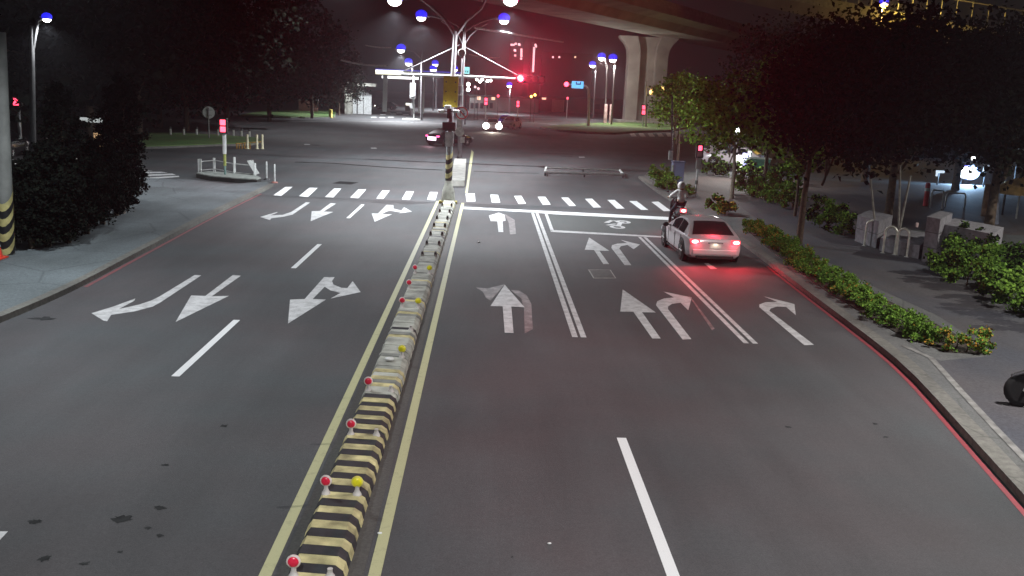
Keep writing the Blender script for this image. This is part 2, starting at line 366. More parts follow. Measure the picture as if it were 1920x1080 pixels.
ar = [zp([(1095, 168), (1132, 170), (905, 320), (860, 345), (760, 372), (625, 392), (603, 428), (583, 425), (515, 383), (630, 348), (762, 300), (755, 313), (668, 360), (780, 335), (850, 312), (895, 290)], 0, 460, 3),
      zp([(1310, 168), (1355, 172), (1190, 288), (1288, 285), (988, 432), (1075, 283), (1155, 286)], 0, 460, 3),
      zp([(510, 240), (590, 240), (570, 268), (580, 295), (640, 320), (685, 322), (725, 270), (785, 352), (560, 400), (635, 358), (560, 340), (515, 312), (425, 404), (525, 408), (240, 588), (255, 408), (365, 404)], 480, 460, 4),
      zp([(375, 718), (405, 720), (275, 810), (200, 828), (115, 838), (105, 852), (30, 828), (160, 790), (160, 796), (110, 815), (200, 812), (265, 790)], 480, 200, 4),
      zp([(560, 724), (600, 728), (508, 787), (580, 790), (410, 860), (418, 785), (480, 783)], 480, 200, 4),
      zp([(980, 738), (1030, 740), (1030, 765), (1090, 780), (1110, 755), (1170, 788), (1070, 802), (1090, 795), (1000, 780), (975, 790), (945, 806), (1020, 808), (890, 865), (868, 802), (915, 802)], 480, 200, 4),
      zp([(1230, 652), (1478, 825), (1375, 823), (1515, 1020), (1452, 1020), (1310, 820), (1212, 818)], 860, 380, 4),
      zp([(1535, 668), (1748, 712), (1722, 808), (1665, 752), (1600, 760), (1570, 780), (1570, 800), (1745, 1025), (1680, 1028), (1480, 770), (1490, 740), (1540, 720), (1615, 712)], 860, 380, 4),
      zp([(978, 262), (1130, 362), (1055, 361), (1128, 462), (1085, 462), (1015, 356), (945, 355)], 860, 380, 4),
      zp([(1215, 280), (1360, 315), (1312, 350), (1265, 318), (1215, 328), (1205, 345), (1295, 470), (1245, 470), (1145, 340), (1150, 320), (1190, 308), (1262, 302)], 860, 380, 4),
      zp([(1005, 703), (1238, 762), (1248, 845), (1175, 783), (1110, 780), (1060, 795), (1050, 812), (1385, 1068), (1312, 1070), (975, 785), (975, 765), (1020, 748), (1110, 745)], 1180, 380, 4),
      zp([(-40, 997), (15, 997), (0, 1013), (-50, 1060), (-90, 1060)], 0, 0, 1)]
mark("lane_arrow", ar, WPAINT2)
mark("lane_arrow", [zp([(345, 618), (495, 788), (395, 782), (412, 980), (345, 978), (330, 780), (238, 778)], 860, 380, 4), zp([(300, 76), (345, 92), (352, 138), (330, 140), (335, 222), (298, 222), (290, 142), (240, 140), (226, 98)], 860, 380, 4), zp([(560, 455), (590, 455), (660, 498), (610, 500)], 1180, 380, 4)], WPAINT2, MZ+.004)
mark("faded_arrow", [zp([(130, 637), (215, 645), (345, 614), (240, 735), (205, 715), (180, 668)], 860, 380, 4), zp([(390, 655), (450, 660), (510, 695), (545, 760), (556, 950), (495, 982), (490, 800), (470, 720), (430, 690)], 860, 380, 4), zp([(345, 85), (420, 130), (430, 235), (385, 240), (375, 152)], 860, 380, 4), zp([(440, 690), (470, 720), (640, 945), (620, 960)], 1180, 380, 4)], GHOST, MZ)
# two-wheeler symbol in the waiting box
sym = MB()
def ring(c, r0, r1, ys, n=18):
    for k in range(n):
        a, b = 2*math.pi*k/n, 2*math.pi*(k+1)/n
        sym.sheet([(c[0]+r0*math.cos(a), c[1]+r0*ys*math.sin(a)), (c[0]+r1*math.cos(a), c[1]+r1*ys*math.sin(a)), (c[0]+r1*math.cos(b), c[1]+r1*ys*math.sin(b)), (c[0]+r0*math.cos(b), c[1]+r0*ys*math.sin(b))], .0095)
cs = P(1160, 421)
ring((cs.x-.15, cs.y-.75), .15, .30, 1.5); ring((cs.x+.28, cs.y+.75), .15, .30, 1.5)
for a, b, w in (((-.1, -.6), (.1, .35), .09), ((.1, .35), (.3, .8), .07), ((-.45, .3), (-.1, 1.1), .1), ((-.1, 1.1), (.15, .6), .08), ((-.5, -.4), (-.1, .1), .08)):
    d = Vector((b[0]-a[0], b[1]-a[1], 0)).normalized(); nn = Vector((-d.y, d.x, 0))*w
    A = Vector((cs.x+a[0], cs.y+a[1], 0)); B = Vector((cs.x+b[0], cs.y+b[1], 0)); sym.sheet([A-nn, B-nn, B+nn, A+nn], .0125)
struct(sym.build("bike_symbol", WPAINT2))
# red no-stopping lines along both kerbs
rl = MB(); ribbon(rl, [p for p in RKs if p.y < 29.5], -.13, -.05, MZ); struct(rl.build("kerb_line", RPAINT))
rl = MB(); ribbon(rl, [p for p in LKs if p.y > 21.4 and p.y < 42], -.14, -.05, MZ); struct(rl.build("kerb_line", paint_mat("faded_red_paint", (.26, .08, .09), 1.0)))
# gutter, tar seams, covers and litter on the road
TAR = mat("tar_seam", (.023, .024, .025), 1, 0, .3, 3); TAR.node_tree.nodes["Principled BSDF"].inputs["Specular IOR Level"].default_value = .05
def seam(pts, w):
    mb = MB(); l = [P(x, y) for x, y in pts]; ribbon(mb, refine(l, 3), -w/2, w/2, .0035); struct(mb.build("tar_seam", TAR))
seam([(553, 304), (620, 306), (715, 313), (765, 316), (830, 319)], .42); seam([(888, 321), (960, 324), (1010, 325)], .3); seam([(640, 345), (655, 341)], 1.0)
seam([(0, 545), (110, 531), (150, 530)], .12); seam([(1075, 289), (1015, 288)], .3)
STAIN = mat('oil_stain', (.040, .042, .043), 1, 0, .35, 5); STAIN.node_tree.nodes['Principled BSDF'].inputs['Specular IOR Level'].default_value = .05
for x, y, rx, ry in ((229, 973, .14, .12), (300, 952, .10, .07), (278, 990, .05, .05), (300, 1004, .06, .05), (85, 1048, .1, .08), (65, 978, .1, .08), (160, 1057, .07, .06), (225, 1035, .04, .04), (80, 598, .35, .2), (420, 798, .1, .07), (310, 872, .07, .05), (1478, 801, .07, .06), (1640, 795, .07, .05), (1660, 820, .08, .05), (590, 272, .9, .5), (1060, 293, .9, .35), (960, 1045, .02, .02)):
    c = P(x, y); mb = MB(); random.seed(int(x)); mb.sheet([(c.x+.8*rx*math.cos(a*.3491)*random.uniform(.35, 1.25), c.y+.8*ry*math.sin(a*.3491)*random.uniform(.35, 1.25)) for a in range(18)], .0038); struct(mb.build("road_stain", STAIN))
ml = zp([(970, 503), (1140, 505), (1182, 568), (1010, 568)], 860, 380, 4); c = sum(ml, Vector())/4
mh = MB(); mh.prism([tuple(p[:2]) for p in ml], -.01, .006); mh.prism([tuple((c+(p-c)*.9)[:2]) for p in ml], 0, .010, 1)
for k in range(5):
    a = ml[0].lerp(ml[3], .16+k*.17); b = ml[1].lerp(ml[2], .16+k*.17); a, b = a.lerp(b, .1), a.lerp(b, .9); mh.prism([a, b, b+Vector((0, .06, 0)), a+Vector((0, .06, 0))], .009, .013, 1)
tag(mh.build("manhole_cover", [mat("cast_iron_rim", (.34, .34, .32), .6, .1), mat("cast_iron", (.085, .085, .08), .6, .3, .3, 5)]), "rectangular iron access cover set in the lane between two sets of arrows", "manhole cover")
for k, (x, y, r_, lab) in enumerate(((898, 455, .06, "small pale scrap of litter lying in the left turn lane"), (730, 676, .09, "white round scrap lying on top of the median strip"), (1030, 1020, .025, "tiny white speck of litter on the bare asphalt at the lower edge"), (712, 1001, .03, "tiny white scrap beside the yellow line of the median"), (1400, 690, .0, ""))):
    if r_:
        c = P(x, y, .17 if k == 1 else 0); mb = MB(); mb.ball((0, 0, r_*.35), (r_, r_*.7, r_*.35), 9, 5); mb.box((r_*.3, 0, r_*.5), (r_*.9, r_*.5, r_*.3), .6)
        tag(mb.build("litter", WHITE, loc=c), lab, "litter")
# ------------------------------------------------------------------ median strip: sloped concrete blocks painted in stripes
YB = [8.0+.0*i for i in range(1)]
med = MB(); y = 5.0; k = 0
x0, x1 = -1.87, -1.28
while y < 40.6:
    d = .195
    t = min(1, max(0, (y-13)/4))           # paint fades away to bare grey concrete farther on
    m = (0 if k % 2 else 1)
    if t > 0 and random.random() < t: m = (2, 2, 2, 3, 2, 2, 2, 2)[k % 8] if random.random() < .9 else m
    gap = .012 if k % 6 == 0 else 0
    h_ = .155+random.uniform(-.006, .006); jx = random.uniform(-.008, .008); prof = [(x0+jx, 0), (x0+.02+jx, .09), (x0+.07+jx, h_), (x1-.11+jx, h_), (x1-.03+jx, .10), (x1+jx, 0)]
    a = y+gap; b = y+d
    n = len(prof)
    sk = -.10                                # stripes run slightly askew
    vs = [(px_, a+(px_-x0)*sk, pz_) for px_, pz_ in prof]+[(px_, b+(px_-x0)*sk, pz_) for px_, pz_ in prof]
    fs = [(i, n+i, n+i+1, i+1)[::-1] for i in range(n-1)]+[tuple(range(n)), tuple(range(2*n-1, n-1, -1))]
    med.add(vs, fs, m); y += d; k += 1
struct(med.build("median_strip", [MBLACK, PALEY, GREYGREEN, mat("grimy_grey_concrete", (.20, .21, .19), .85, 0, .4, 3, .2)]))
base = MB(); base.prism([(-2.0, 4), (-1.12, 4), (-1.12, 41), (-2.0, 41)], -.01, .004); struct(base.build("median_bed", ground_mat("median_bed_concrete", (.07, .07, .065), .3, 25)))
# far kerb lines and pavements across the junction
fk = MB()
for pts in ([(545, 229), (640, 227), (760, 229), (830, 232)], [(1240, 247), (1330, 252), (1450, 256)], [(905, 229), (1010, 231), (1060, 236)], [(890, 222), (1000, 222), (1160, 226)]):
    l = [P(x, y_) for x, y_ in pts]; ribbon(fk, l, 0, .5, .01)
struct(fk.build("far_kerb", mat("far_kerb_white", (.5, .5, .48), .8)))
# ================================================================== STREET FURNITURE
# ---- street lamps and mast on the median
def lamp_head(parent, loc, rz, s=1., power=0, cone=150, warm=(.92, .955, 1), m=None, light=True):
    mb = MB(); mb.lathe([(.02, .16), (.16*s, .13), (.24*s, .04), (.25*s, 0)], (0, 0, 0), 14); mb.box((-.30*s, 0, .08), (.22*s, .09, .08))
    h = mb.build("lamp_head", STEEL, parent); h.location = loc; h.rotation_euler = (0, 0, rz)
    mb = MB(); mb.lathe([(.27*s, .02), (.31*s, .12*s), (.28*s, .26*s), (.16*s, .36*s), (.01, .40*s)], (0, 0, 0), 14); mb.build("flare_dome", E_BLUE, h)  # glowing blue dome stands in for lens flare above the lamp
    mb = MB(); mb.lathe([(.235*s, -.005), (.20*s, -.10*s), (.11*s, -.16*s), (.01, -.18*s)], (0, 0, 0), 14); mb.build("lamp_glass", m or E_WHITE, h)
    if power: lamp(h, (0, 0, -.32*s), power, warm, cone, .55, .1)
    return h
LP = 5600.
GALV = mat('dull_galvanised', (.24, .23, .24), .5, .3, .2, 4)
def arc(p0, p1, sag, n=7):
    p0, p1 = Vector(p0), Vector(p1); return [p0.lerp(p1, k/n)+Vector((0, 0, sag*4*(k/n)*(1-k/n))) for k in range(n+1)]
# far double lamp with the signal mast
B = P(861, 306); YBm = B.y
tB = thing("street_lamp", "tall white double street lamp with a long signal mast, beyond the crosswalk", "street lamp", B)
def loc(px, py, Y=YBm, base=B): return Q(px, py, Y)-base
top = loc(866, 38); hB = top.z
mb = MB(); mb.tube([(0, 0, .2), (0, 0, 3.2), (.06, 0, hB*.8), (.09, 0, hB+.1)], [.16, .14, .11, .05], 12); mb.lathe([(.26, .1), (.26, .2), (.17, .34)], n=14); mb.build("pole", GALV, tB)
for px, py in ((790, 33), (945, 39)):
    e = loc(px, py); sgn = 1 if e.x > 0 else -1; e0 = e-Vector((.25*sgn, 0, -.09))
    mb = MB(); mb.tube([(.07, 0, hB-.75), (.07+sgn*.5, 0, hB-.35), (.07+sgn*1.2, 0, hB-.02), e0+Vector((-.5*sgn, 0, .02)), e0], [.06, .055, .05, .045, .04], 8); mb.build("arm", GALV, tB)
    mb = MB(); mb.tube([(.06, 0, hB-1.6), (.06+sgn*.35, 0, hB-.95), (.06+sgn*.9, 0, hB-.45), (.06+sgn*1.5, 0, hB-.12)], .045, 8); mb.build("brace", GALV, tB)
    lamp_head(tB, e, 0 if sgn > 0 else math.pi, 1.25, LP*1.15, 168)
mz = loc(864, 143).z
mb = MB(); mb.tube([loc(752, 139), loc(862, 143), loc(966, 147.5)], [.075, .10, .075], 10); mb.build("mast_arm", WHITE, tB)
for a, b in (((864, 84), (970, 141)), ((862, 84), (752, 136))):
    mb = MB(); mb.tube([loc(*a), loc(*b)], .03, 6); mb.build("stay", GALV, tB)
mb = MB(); mb.lathe([(.22, -.16), (.27, -.10), (.27, .10), (.22, .16)], tuple(loc(866, 99)), 16, axis='y'); mb.build("collar_disc", mat("collar_grey", (.12, .12, .11), .7), tB)
mb = MB()
for dx in (-.16, .16): mb.tube([loc(863, 200)+Vector((dx, -.24, 0)), loc(863, 160)+Vector((dx, -.24, 0))], .035, 6)
for py in (160, 178, 200): c = loc(863, py)+Vector((0, -.2, 0)); mb.box(c, (.4, .12, .07))
mb.build("sign_bracket", WHITE, tB)
mb = MB(); c = loc(862, 247); mb.lathe([(.30, -.012), (.30, .012)], (c.x, -.24, c.z), 22, axis='y'); mb.build("disc_plate", mat("box_grey", (.40, .41, .38), .6), tB); mb = MB(); c2 = loc(866, 262); mb.box((c2.x+.05, -.22, c2.z), (.28, .2, .36)); c3 = loc(861, 235); mb.box((c3.x, -.2, c3.z), (.3, .05, .9)); mb.build("control_box", mat("box_grey", (.40, .41, .38), .6), tB)
# round prohibition sign hanging on that pole
c = Q(866, 212, YBm-.32)
ts = thing("road_sign", "round red and white prohibition sign fixed on the white median mast", "road sign", (c.x, c.y, c.z))
mb = MB(); mb.disc((0, 0, 0), .42, .02, 0, 26); mb.build("plate", WHITE, ts)
mb = MB()
for k in range(26):
    a, b = 2*math.pi*k/26, 2*math.pi*(k+1)/26; mb.add([(.33*math.cos(a), -.013, .33*math.sin(a)), (.41*math.cos(a), -.013, .41*math.sin(a)), (.41*math.cos(b), -.013, .41*math.sin(b)), (.33*math.cos(b), -.013, .33*math.sin(b))], [(0, 1, 2, 3)])
mb.slab([(-.27, -.016, .21), (-.21, -.016, .27), (.27, -.016, -.21), (.21, -.016, -.27)][::-1], .002); mb.build("red_ring", RED, ts)
mb = MB(); mb.tube([(-.10, -.014, -.2), (-.10, -.014, .08), (-.03, -.014, .16), (.07, -.014, .16), (.13, -.014, .08), (.13, -.014, -.05)], .026, 6); mb.add([(.04, -.014, -.02), (.22, -.014, -.02), (.13, -.014, -.16)], [(0, 1, 2)]); mb.build("arrow_mark", BLACK, ts)
# concrete median nose the mast stands on
nose = MB(); n0 = P(857, 353); pts = [P(844, 350), P(871, 350), P(874, 306), P(852, 306)]
z0, z1 = 0, .32
nose.prism([tuple(p[:2]) for p in pts], -.01, z1)
struct(nose.build("median_nose", CONC2, bevel=.04))
# the red signal head at the end of the mast
def signal_head(name, label, c, n, lit, size, horiz=True, faceaway=False, power=0, cat="traffic light", group=None):
    t = thing(name, label, cat, c, 0, group); w = size*n
    mb = MB(); mb.box((0, .12, 0), (w, .2, size*1.15) if horiz else (size*1.15, .2, w)); mb.build("housing", BLACK, t, bevel=.02)
    for k in range(n):
        o = (k-(n-1)/2)*size; ce = (o, 0, 0) if horiz else (0, 0, -o)
        mb = MB(); mb.lathe([(size*.40, .02), (size*.40, -.05), (size*.36, -.06)], (ce[0], 0, ce[2]), 16, axis='y')
        mb.ball((ce[0], -.04, ce[2]), (size*.52, .10, size*.52), 16, 8) if (k == lit and power) else mb.lathe([(size*.36, .055), (.001, .075)], (ce[0], 0, ce[2]), 16, axis='y')
        lz = mb.build("lens", (emat("signal_red_rim", (1, .01, .07), 2.2) if power else E_RED) if k == lit else mat("unlit_lens", (.16, .10, .10), .25, 0, 0), t)
        if k == lit and power: mb = MB(); mb.ball((ce[0], -.10, ce[2]), (size*.36, .09, size*.36), 14, 8); mb.build("bulb", emat("signal_hot", (1, .16, .2), 14), lz)
        mb = MB()
        for q in range(8):
            a, b = math.pi*q/8, math.pi*(q+1)/8; r_ = size*.44
            mb.slab([(ce[0]+r_*math.cos(a), 0, ce[2]+r_*math.sin(a)), (ce[0]+r_*math.cos(a), -size*.6, ce[2]+r_*math.sin(a)), (ce[0]+r_*math.cos(b), -size*.6, ce[2]+r_*math.sin(b)), (ce[0]+r_*math.cos(b), 0, ce[2]+r_*math.sin(b))], .012)
        mb.build("visor", mat("visor_grey", (.10, .09, .09), .6), t)
    if power and lit is not None:
        o = (lit-(n-1)/2)*size
        lamp(t, (o if horiz else 0, -.36, 0 if horiz else -o), power, (1, .02, .07), 21, .8, .10, aim=(0, -1, .035))
    return t
c = Q(996, 148.5, YBm-.1)
signal_head("traffic_light", "horizontal four lens traffic light glowing bright red at the end of the long mast", c, 4, 0, .46, True, power=32000)
# ---- near lamp with yellow board and striped foot
A = P(840, 381); YA = A.y
tA = thing("street_lamp", "nearer double street lamp on a striped grey foot, a yellow board on it", "street lamp", A)
def la(px, py, dy=0): return Q(px, py, YA+dy)-A
zj = la(844, 58).z
mb = MB(); mb.tube([(0, 0, 3.2), (.02, 0, zj*.6), (.1, 0, zj)], [.13, .11, .085], 12); mb.build("pole", GALV, tA)
mb = MB(); mb.box((0, 0, .05), (.78, .5, .1), 0, 1); mb.lathe([(.30, .1), (.27, .5), (.17, .85), (.15, 1.0)], n=12); mb.build("foot", [GREYGREEN, mat("mustard_paint", (.32, .27, .05), .7)], tA)
mb = MB(); z = 1.0; k = 0
while z < 2.1:
    vs = []; n = 12
    for q in range(n): a = 2*math.pi*q/n; vs += [(.152*math.cos(a), .152*math.sin(a), z+.12*math.sin(a+.6)), (.152*math.cos(a), .152*math.sin(a), z+.2+.12*math.sin(a+.6))]
    mb.add(vs, [(2*q, 2*((q+1) % n), 2*((q+1) % n)+1, 2*q+1) for q in range(n)], k % 2, True); z += .2; k += 1
mb.build("hazard_stripes", [BLACK, mat("dull_yellow", (.36, .33, .16), .7)], tA)
mb = MB(); mb.tube([(0, 0, .9), (0, 0, 3.3)], .14, 12); mb.build("sleeve", mat("sleeve_grey", (.17, .2, .2), .6), tA)
c = la(842, 237, -.25); mb = MB(); mb.box(c, (.56, .3, .36)); mb.build("black_box", BLACK, tA, bevel=.02)
c = la(843, 250, -.2); mb = MB(); mb.box(c+Vector((0, 0, -.25)), (.32, .22, .62), 0, 0, 1.2); mb.build("collar", mat("collar_pale", (.36, .38, .38), .6), tA)
for px, py in ((740, 1), (957, 1)):
    e = la(px, py); sgn = 1 if e.x > 0 else -1; e0 = e+Vector((-.25*sgn, 0, .09))
    mb = MB(); mb.tube([(.1, 0, zj-.2), (.1+sgn*.45, 0, zj+.45), (.1+sgn*1.05, 0, zj+.95), e0+Vector((-.7*sgn, 0, .12)), e0], [.07, .06, .055, .05, .045], 8); mb.build("arm", GALV, tA)
    lamp_head(tA, e, 0 if sgn > 0 else math.pi, 1.25, LP*1.0)
# yellow board, camera cluster
c = Q(845, 172, YA-.22)
ty = thing("sign_board", "upright mustard yellow board with dark bolts hung high on the nearer median lamp", "sign board", c)
mb = MB(); mb.box((0, 0, 0), (.62, .04, 1.28)); mb.build("panel", mat("mustard_board", (.50, .38, .03), .55, 0, .2, 2, emit=(.5, .36, .02), es=.0), ty)
mb = MB()
for x in (-.2, .2):
    for z in (-.4, 0, .4): mb = MB(); mb.lathe([(.035, .02), (.03, .045)], (x, 0, z), 8, axis='y'); mb.build("bolt", DSTEEL, ty)
c = Q(842, 211, YA-.2)
tc_ = thing("camera_cluster", "small white traffic cameras on a black bracket below the yellow board", "camera", c)
mb = MB(); mb.box((0, 0, 0), (.16, .2, .5)); mb.box((0, 0, .05), (.9, .05, .05)); mb.build("bracket", BLACK, tc_)
for x, z in ((-.32, -.02), (.3, 0), (-.05, .18)):
    mb = MB(); mb.box((x, -.1, z+.06), (.26, .42, .13)); mb.build("camera_body", WHITE, tc_, bevel=.015)
# out-of-view lamps: one on the median, kerb and path ones added as fill light
def side_lamp(label, x, y, rz, reach, power, cone, warm=(.92, .955, 1)):
    t = thing("street_lamp", label, "street lamp", (x, y, 0), rz)
    mb = MB(); mb.tube([(0, 0, 0), (0, 0, 9.2)], [.15, .07], 12); mb.build("pole", WHITE, t)
    mb = MB(); mb.tube([(0, 0, 8.4), (reach*.4, 0, 9.3), (reach-.25, 0, 9.45)], .05, 8); mb.build("arm", WHITE, t); lamp_head(t, (reach, 0, 9.4), 0, 1.25, power, cone, warm)
side_lamp("street lamp on the median behind the viewpoint", -1.5, -2.0, R(90), 1.2, 6000, 150, (.95, .98, 1))
side_lamp("added kerb side lamp, out of view, filling light on the right pavement", 14, 13, math.pi, 3.4, 5600, 150, (1, .945, .93))
side_lamp("added lamp out of view on the right, brightening the path and hedges", 25.5, 25, math.pi, 1.5, 5200, 150, (1, .96, .88))
side_lamp("added kerb side lamp, out of view, evening the light from the left pavement", -14.5, 19.5, 0, 5.5, 3900, 126)
# ---- single-arm lamps across the junction
def far_lamp(label, base, lampxy, arm=True, power=1500, s=1.6, pole_top=None, group="street lamps beyond the junction", cone=158, warm=(.92, .955, 1), pm=None):
    t = thing("street_lamp", label, "street lamp", base, 0, group); Y = base.y
    e = Q(lampxy[0], lampxy[1], Y)-base; tp = Q(pole_top[0], pole_top[1], Y)-base if pole_top else Vector((0, 0, e.z))
    mb = MB(); mb.tube([(0, 0, 0), (tp.x, 0, tp.z)], [.17, .10], 8); mb.build("pole", pm or GALV, t)
    if arm and abs(e.x-tp.x) > .4:
        mb = MB(); mb.tube([(tp.x, 0, tp.z-1), (tp.x*.6+e.x*.4, 0, e.z-.1), e+Vector((0, 0, .12))], .07, 6); mb.build("arm", pm or GALV, t)
    lamp_head(t, e, 0, s, power, cone, warm)
    return t
far_lamp("white street lamp with one curved arm beside the filling station canopy", P(790, 226), (752, 94), True, 26000, 2.2, (791, 97))
far_lamp("street lamp whose head shows just under the curved arm of the nearer one", P(772, 216), (766, 119), True, 7000, 2.2)
far_lamp("higher of two small distant lamps seen left of the yellow board", P(817, 205), (816, 121), False, 5000, 2.4)
far_lamp("lower of two small distant lamps seen left of the yellow board", P(812, 207), (812, 131), False, 5000, 2.4)
far_lamp("small distant lamp seen between the median poles", P(853, 206), (853, 131), False, 4000, 2.2)
far_lamp("white street lamp nearest the bridge pier on the grass island", P(1146, 236), (1149, 112), False, 9500, 2.3, cone=160, warm=(1, .95, .88))
far_lamp("twin of the pier side lamp, left and behind it by the red posts", P(1134, 231), (1128, 109), True, 2600, 2.3, (1139, 122), cone=None, warm=(1, .93, .84))
far_lamp("smaller lamp farthest left of the pair near the bridge pier", P(1112, 224), (1111, 123), False, 4000, 2.2)
far_lamp("small lamp glowing right beside the red signal on the mast", P(955, 214), (955, 161), False, 5000, 2.0)
far_lamp("lone street lamp high above the dark trees at the upper left", P(62, 330), (88, 36), True, 1600, .75, (60, 48), "", pm=mat("dim_pole", (.06, .06, .06), .6))
c = P(910, 214); t = thing("cluster_lamp", "pole topped with a cluster of small white lamps right of the median mast", "street lamp", c); f = lambda x, y: Q(x, y, c.y)-c
mb = MB(); mb.tube([(0, 0, 0), f(910, 152)], .10, 7); mb.tube([f(893, 150), f(924, 152)], .07, 6); mb.build("pole", GALV, t)
for x, y in ((894, 149), (900, 153), (904, 149), (914, 152), (920, 151)):
    q = f(x, y); mb = MB(); mb.ball((q.x, -.2, q.z), .26, 9, 6); mb.build("lamp_glass", E_WHITE, t)
for k, (x, y, lab, em) in enumerate(((878, 158, "upper of two bluish white lights stacked right of the mast", "lamp_white"), (878, 168, "lower of two bluish white lights stacked right of the mast", "lamp_white"), (891, 163, "left one of two pinkish lights under the lamp cluster", "window_red"), (897, 166, "right one of two pinkish lights under the lamp cluster", "window_red"), (996, 181, "left amber light under the red signal head", "lamp_sodium"), (1003, 178, "right amber light under the red signal head", "lamp_sodium"), (934, 180, "lone small red light between two red pedestrian signals", "signal_red_soft"))):
    c = Q(x, y, 150); t = thing("small_light", lab, "light", (c.x, c.y, 0)); mb = MB(); mb.ball((0, 0, c.z), .20 if k > 1 else .30, 9, 6); mb.build("bulb", MATS[em], t); mb = MB(); mb.tube([(0, .15, 0), (0, .15, c.z)], .05, 6); mb.build("post", DSTEEL, t)
# bracket signal with blue sign on a curved post
c = P(1103, 239)
tg = thing("signal_post", "white post bending over to carry a red signal and a lit blue sign", "signal post", c)
Yc = c.y; f = lambda x, y: Q(x, y, Yc)-c
mb = MB(); mb.tube([(0, 0, 0), f(1104, 185), f(1103, 168), f(1098, 161), f(1088, 159), f(1064, 158)], [.22, .19, .17, .15, .13, .10], 8); mb.build("post", WHITE, tg)
c = Q(1083, 159, Yc-.3)
tq = thing("direction_sign", "lit blue direction sign with a dark blue mark on the curved signal post", "road sign", c)
mb = MB(); mb.box((0, 0, 0), (1.7, .12, 1.0)); mb.build("panel", E_SIGN, tq)
mb = MB(); mb.box((.1, -.075, .1), (.7, .03, .16)); mb.box((-.2, -.075, .25), (.14, .03, .3)); mb.box((.4, -.075, .25), (.14, .03, .3)); mb.build("mark", mat("sign_blue_mark", (.01, .03, .35), .5), tq)
signal_head("traffic_light", "traffic light lit red beside the blue sign on the curved post", Q(1062, 158, Yc-.2), 1, 0, .85, True)
c = Q(875, 132, 130)
tq = thing("direction_sign", "bright cyan lit sign panel right behind the median mast", "road sign", c)
mb = MB(); mb.box((0, 0, 0), (.75, .12, .9)); mb.build("panel", emat("sign_pale_cyan", (.35, .95, 1), 1.2), tq)
mb = MB(); mb.tube([(0, .1, .4), (0, .1, -c.z)], .09, 8); mb.build("post", DSTEEL, tq); mb = MB(); mb.box((-.1, -.08, -.15), (.12, .03, .3)); mb.box((.15, -.08, -.15), (.12, .03, .3)); mb.build("mark", BLACK, tq)
# pedestrian and far signals on posts
def post_signal(label, base, top, size, n=2, lit=0, power=0, postm=None, rz=0, group=None, stripes=False, postbands=None):
    Y = base.y; e = Q(top[0], top[1], Y)-base
    t = thing("pedestrian_signal", label, "pedestrian signal", base, rz, group)
    zt = e.z-size*n/2
    mb = MB(); mb.tube([(0, .12, 0), (0, .12, zt+size*n)], .055 if size < .5 else .1, 8); mb.build("post", postm or STEEL, t)
    mb = MB(); mb.box((0, 0, e.z), (size*1.2, .24, size*n*1.12)); mb.build("housing", BLACK, t, bevel=.02)
    for k in range(n):
        mb = MB(); zc = e.z+((n-1)/2-k)*size
        mb.box((0, -.13, zc), (size*.62, .03, size*.8)) if k == lit else mb.box((0, -.13, zc), (size*.8, .03, size*.8))
        mb.build("lens", E_RED2 if k in (lit if isinstance(lit, tuple) else (lit,)) else mat("unlit_lens", (.1, .07, .07), .25), t, bevel=.03)
    if power: lamp(t, (0, -.3, e.z), power, (1, .04, .1), 150, .9, .1, aim=(0, -1, -.05))
    return t
b_ = P(421, 337)
t = post_signal("red pedestrian signal on a green and yellow post on the small railed island", b_, (421, 236), .33, 2, (0, 1), 90, mat("post_teal", (.16, .26, .24), .6))
mb = MB(); c = Q(421, 290, b_.y)-b_; mb.tube([(0, .12, c.z-.55), (0, .12, c.z+.75)], .068, 10); mb.build("yellow_band", mat("post_yellow_green", (.38, .42, .12), .6), t)
mb = MB(); c = Q(421, 262, b_.y)-b_; mb.tube([(0, .12, c.z-.7), (0, .12, c.z+.7)], .09, 10); mb.build("white_band", WHITE, t)
b_ = P(1304, 374)
t = post_signal("red pedestrian signal on a banded grey post beside the blue cabinet", b_, (1306, 283), .30, 2, 0, 60, STEEL)
mb = MB()
for py in (300, 312, 342): c = Q(1304, py, b_.y)-b_; mb.tube([(0, .12, c.z-.10), (0, .12, c.z+.10)], .075, 8)
mb.build("band", MATS["box_dark"] if "box_dark" in MATS else mat("box_dark", (.10, .11, .10), .6), t); mb = MB(); mb.box((.0, .0, (Q(1304, 303, b_.y)-b_).z), (.22, .2, .7)); mb.build("control_box", mat("box_dark", (.10, .11, .10), .6), t)
post_signal("red pedestrian signal at the far kerb below the grey lit building", P(910, 222), (909, 190), .62, 2, (0, 1), 60)
post_signal("red pedestrian signal standing under the mast's red light", P(970, 222), (970, 195), .55, 2, (0, 1), 0)
post_signal("red pedestrian signal in front of the bridge pier", P(1205, 240), (1205, 206), .75, 2, (0, 1), 60)
post_signal("small red light on a stub post near the curved signal post", P(1062, 222), (1062, 184), .5, 1, 0, 0)
post_signal("red signal high among the dark trees at the left edge", P(38, 290), (39, 191), .5, 1, 0, 0)
# no-entry sign seen from behind
c = P(392, 263); zs = Q(391, 211, c.y).z
t = thing("road_sign", "round sign on a grey post seen from behind at the left verge", "road sign", c)
mb = MB(); mb.lathe([(.47, -.015), (.47, .015)], (0, .09, zs), 28, axis='y'); mb.build("plate", mat("sign_back", (.85, .85, .83), .45, .2, .1, 3), t)
mb = MB(); mb.tube([(0, 0, 0), (0, 0, zs+.38)], .055, 10); mb.build("post", mat("post_grey", (.28, .28, .27), .5, .4), t)
mb = MB(); mb.box((0, .05, zs+.2), (.5, .05, .05)); mb.box((0, .05, zs-.2), (.5, .05, .05)); mb.build("bracket", STEEL, t)
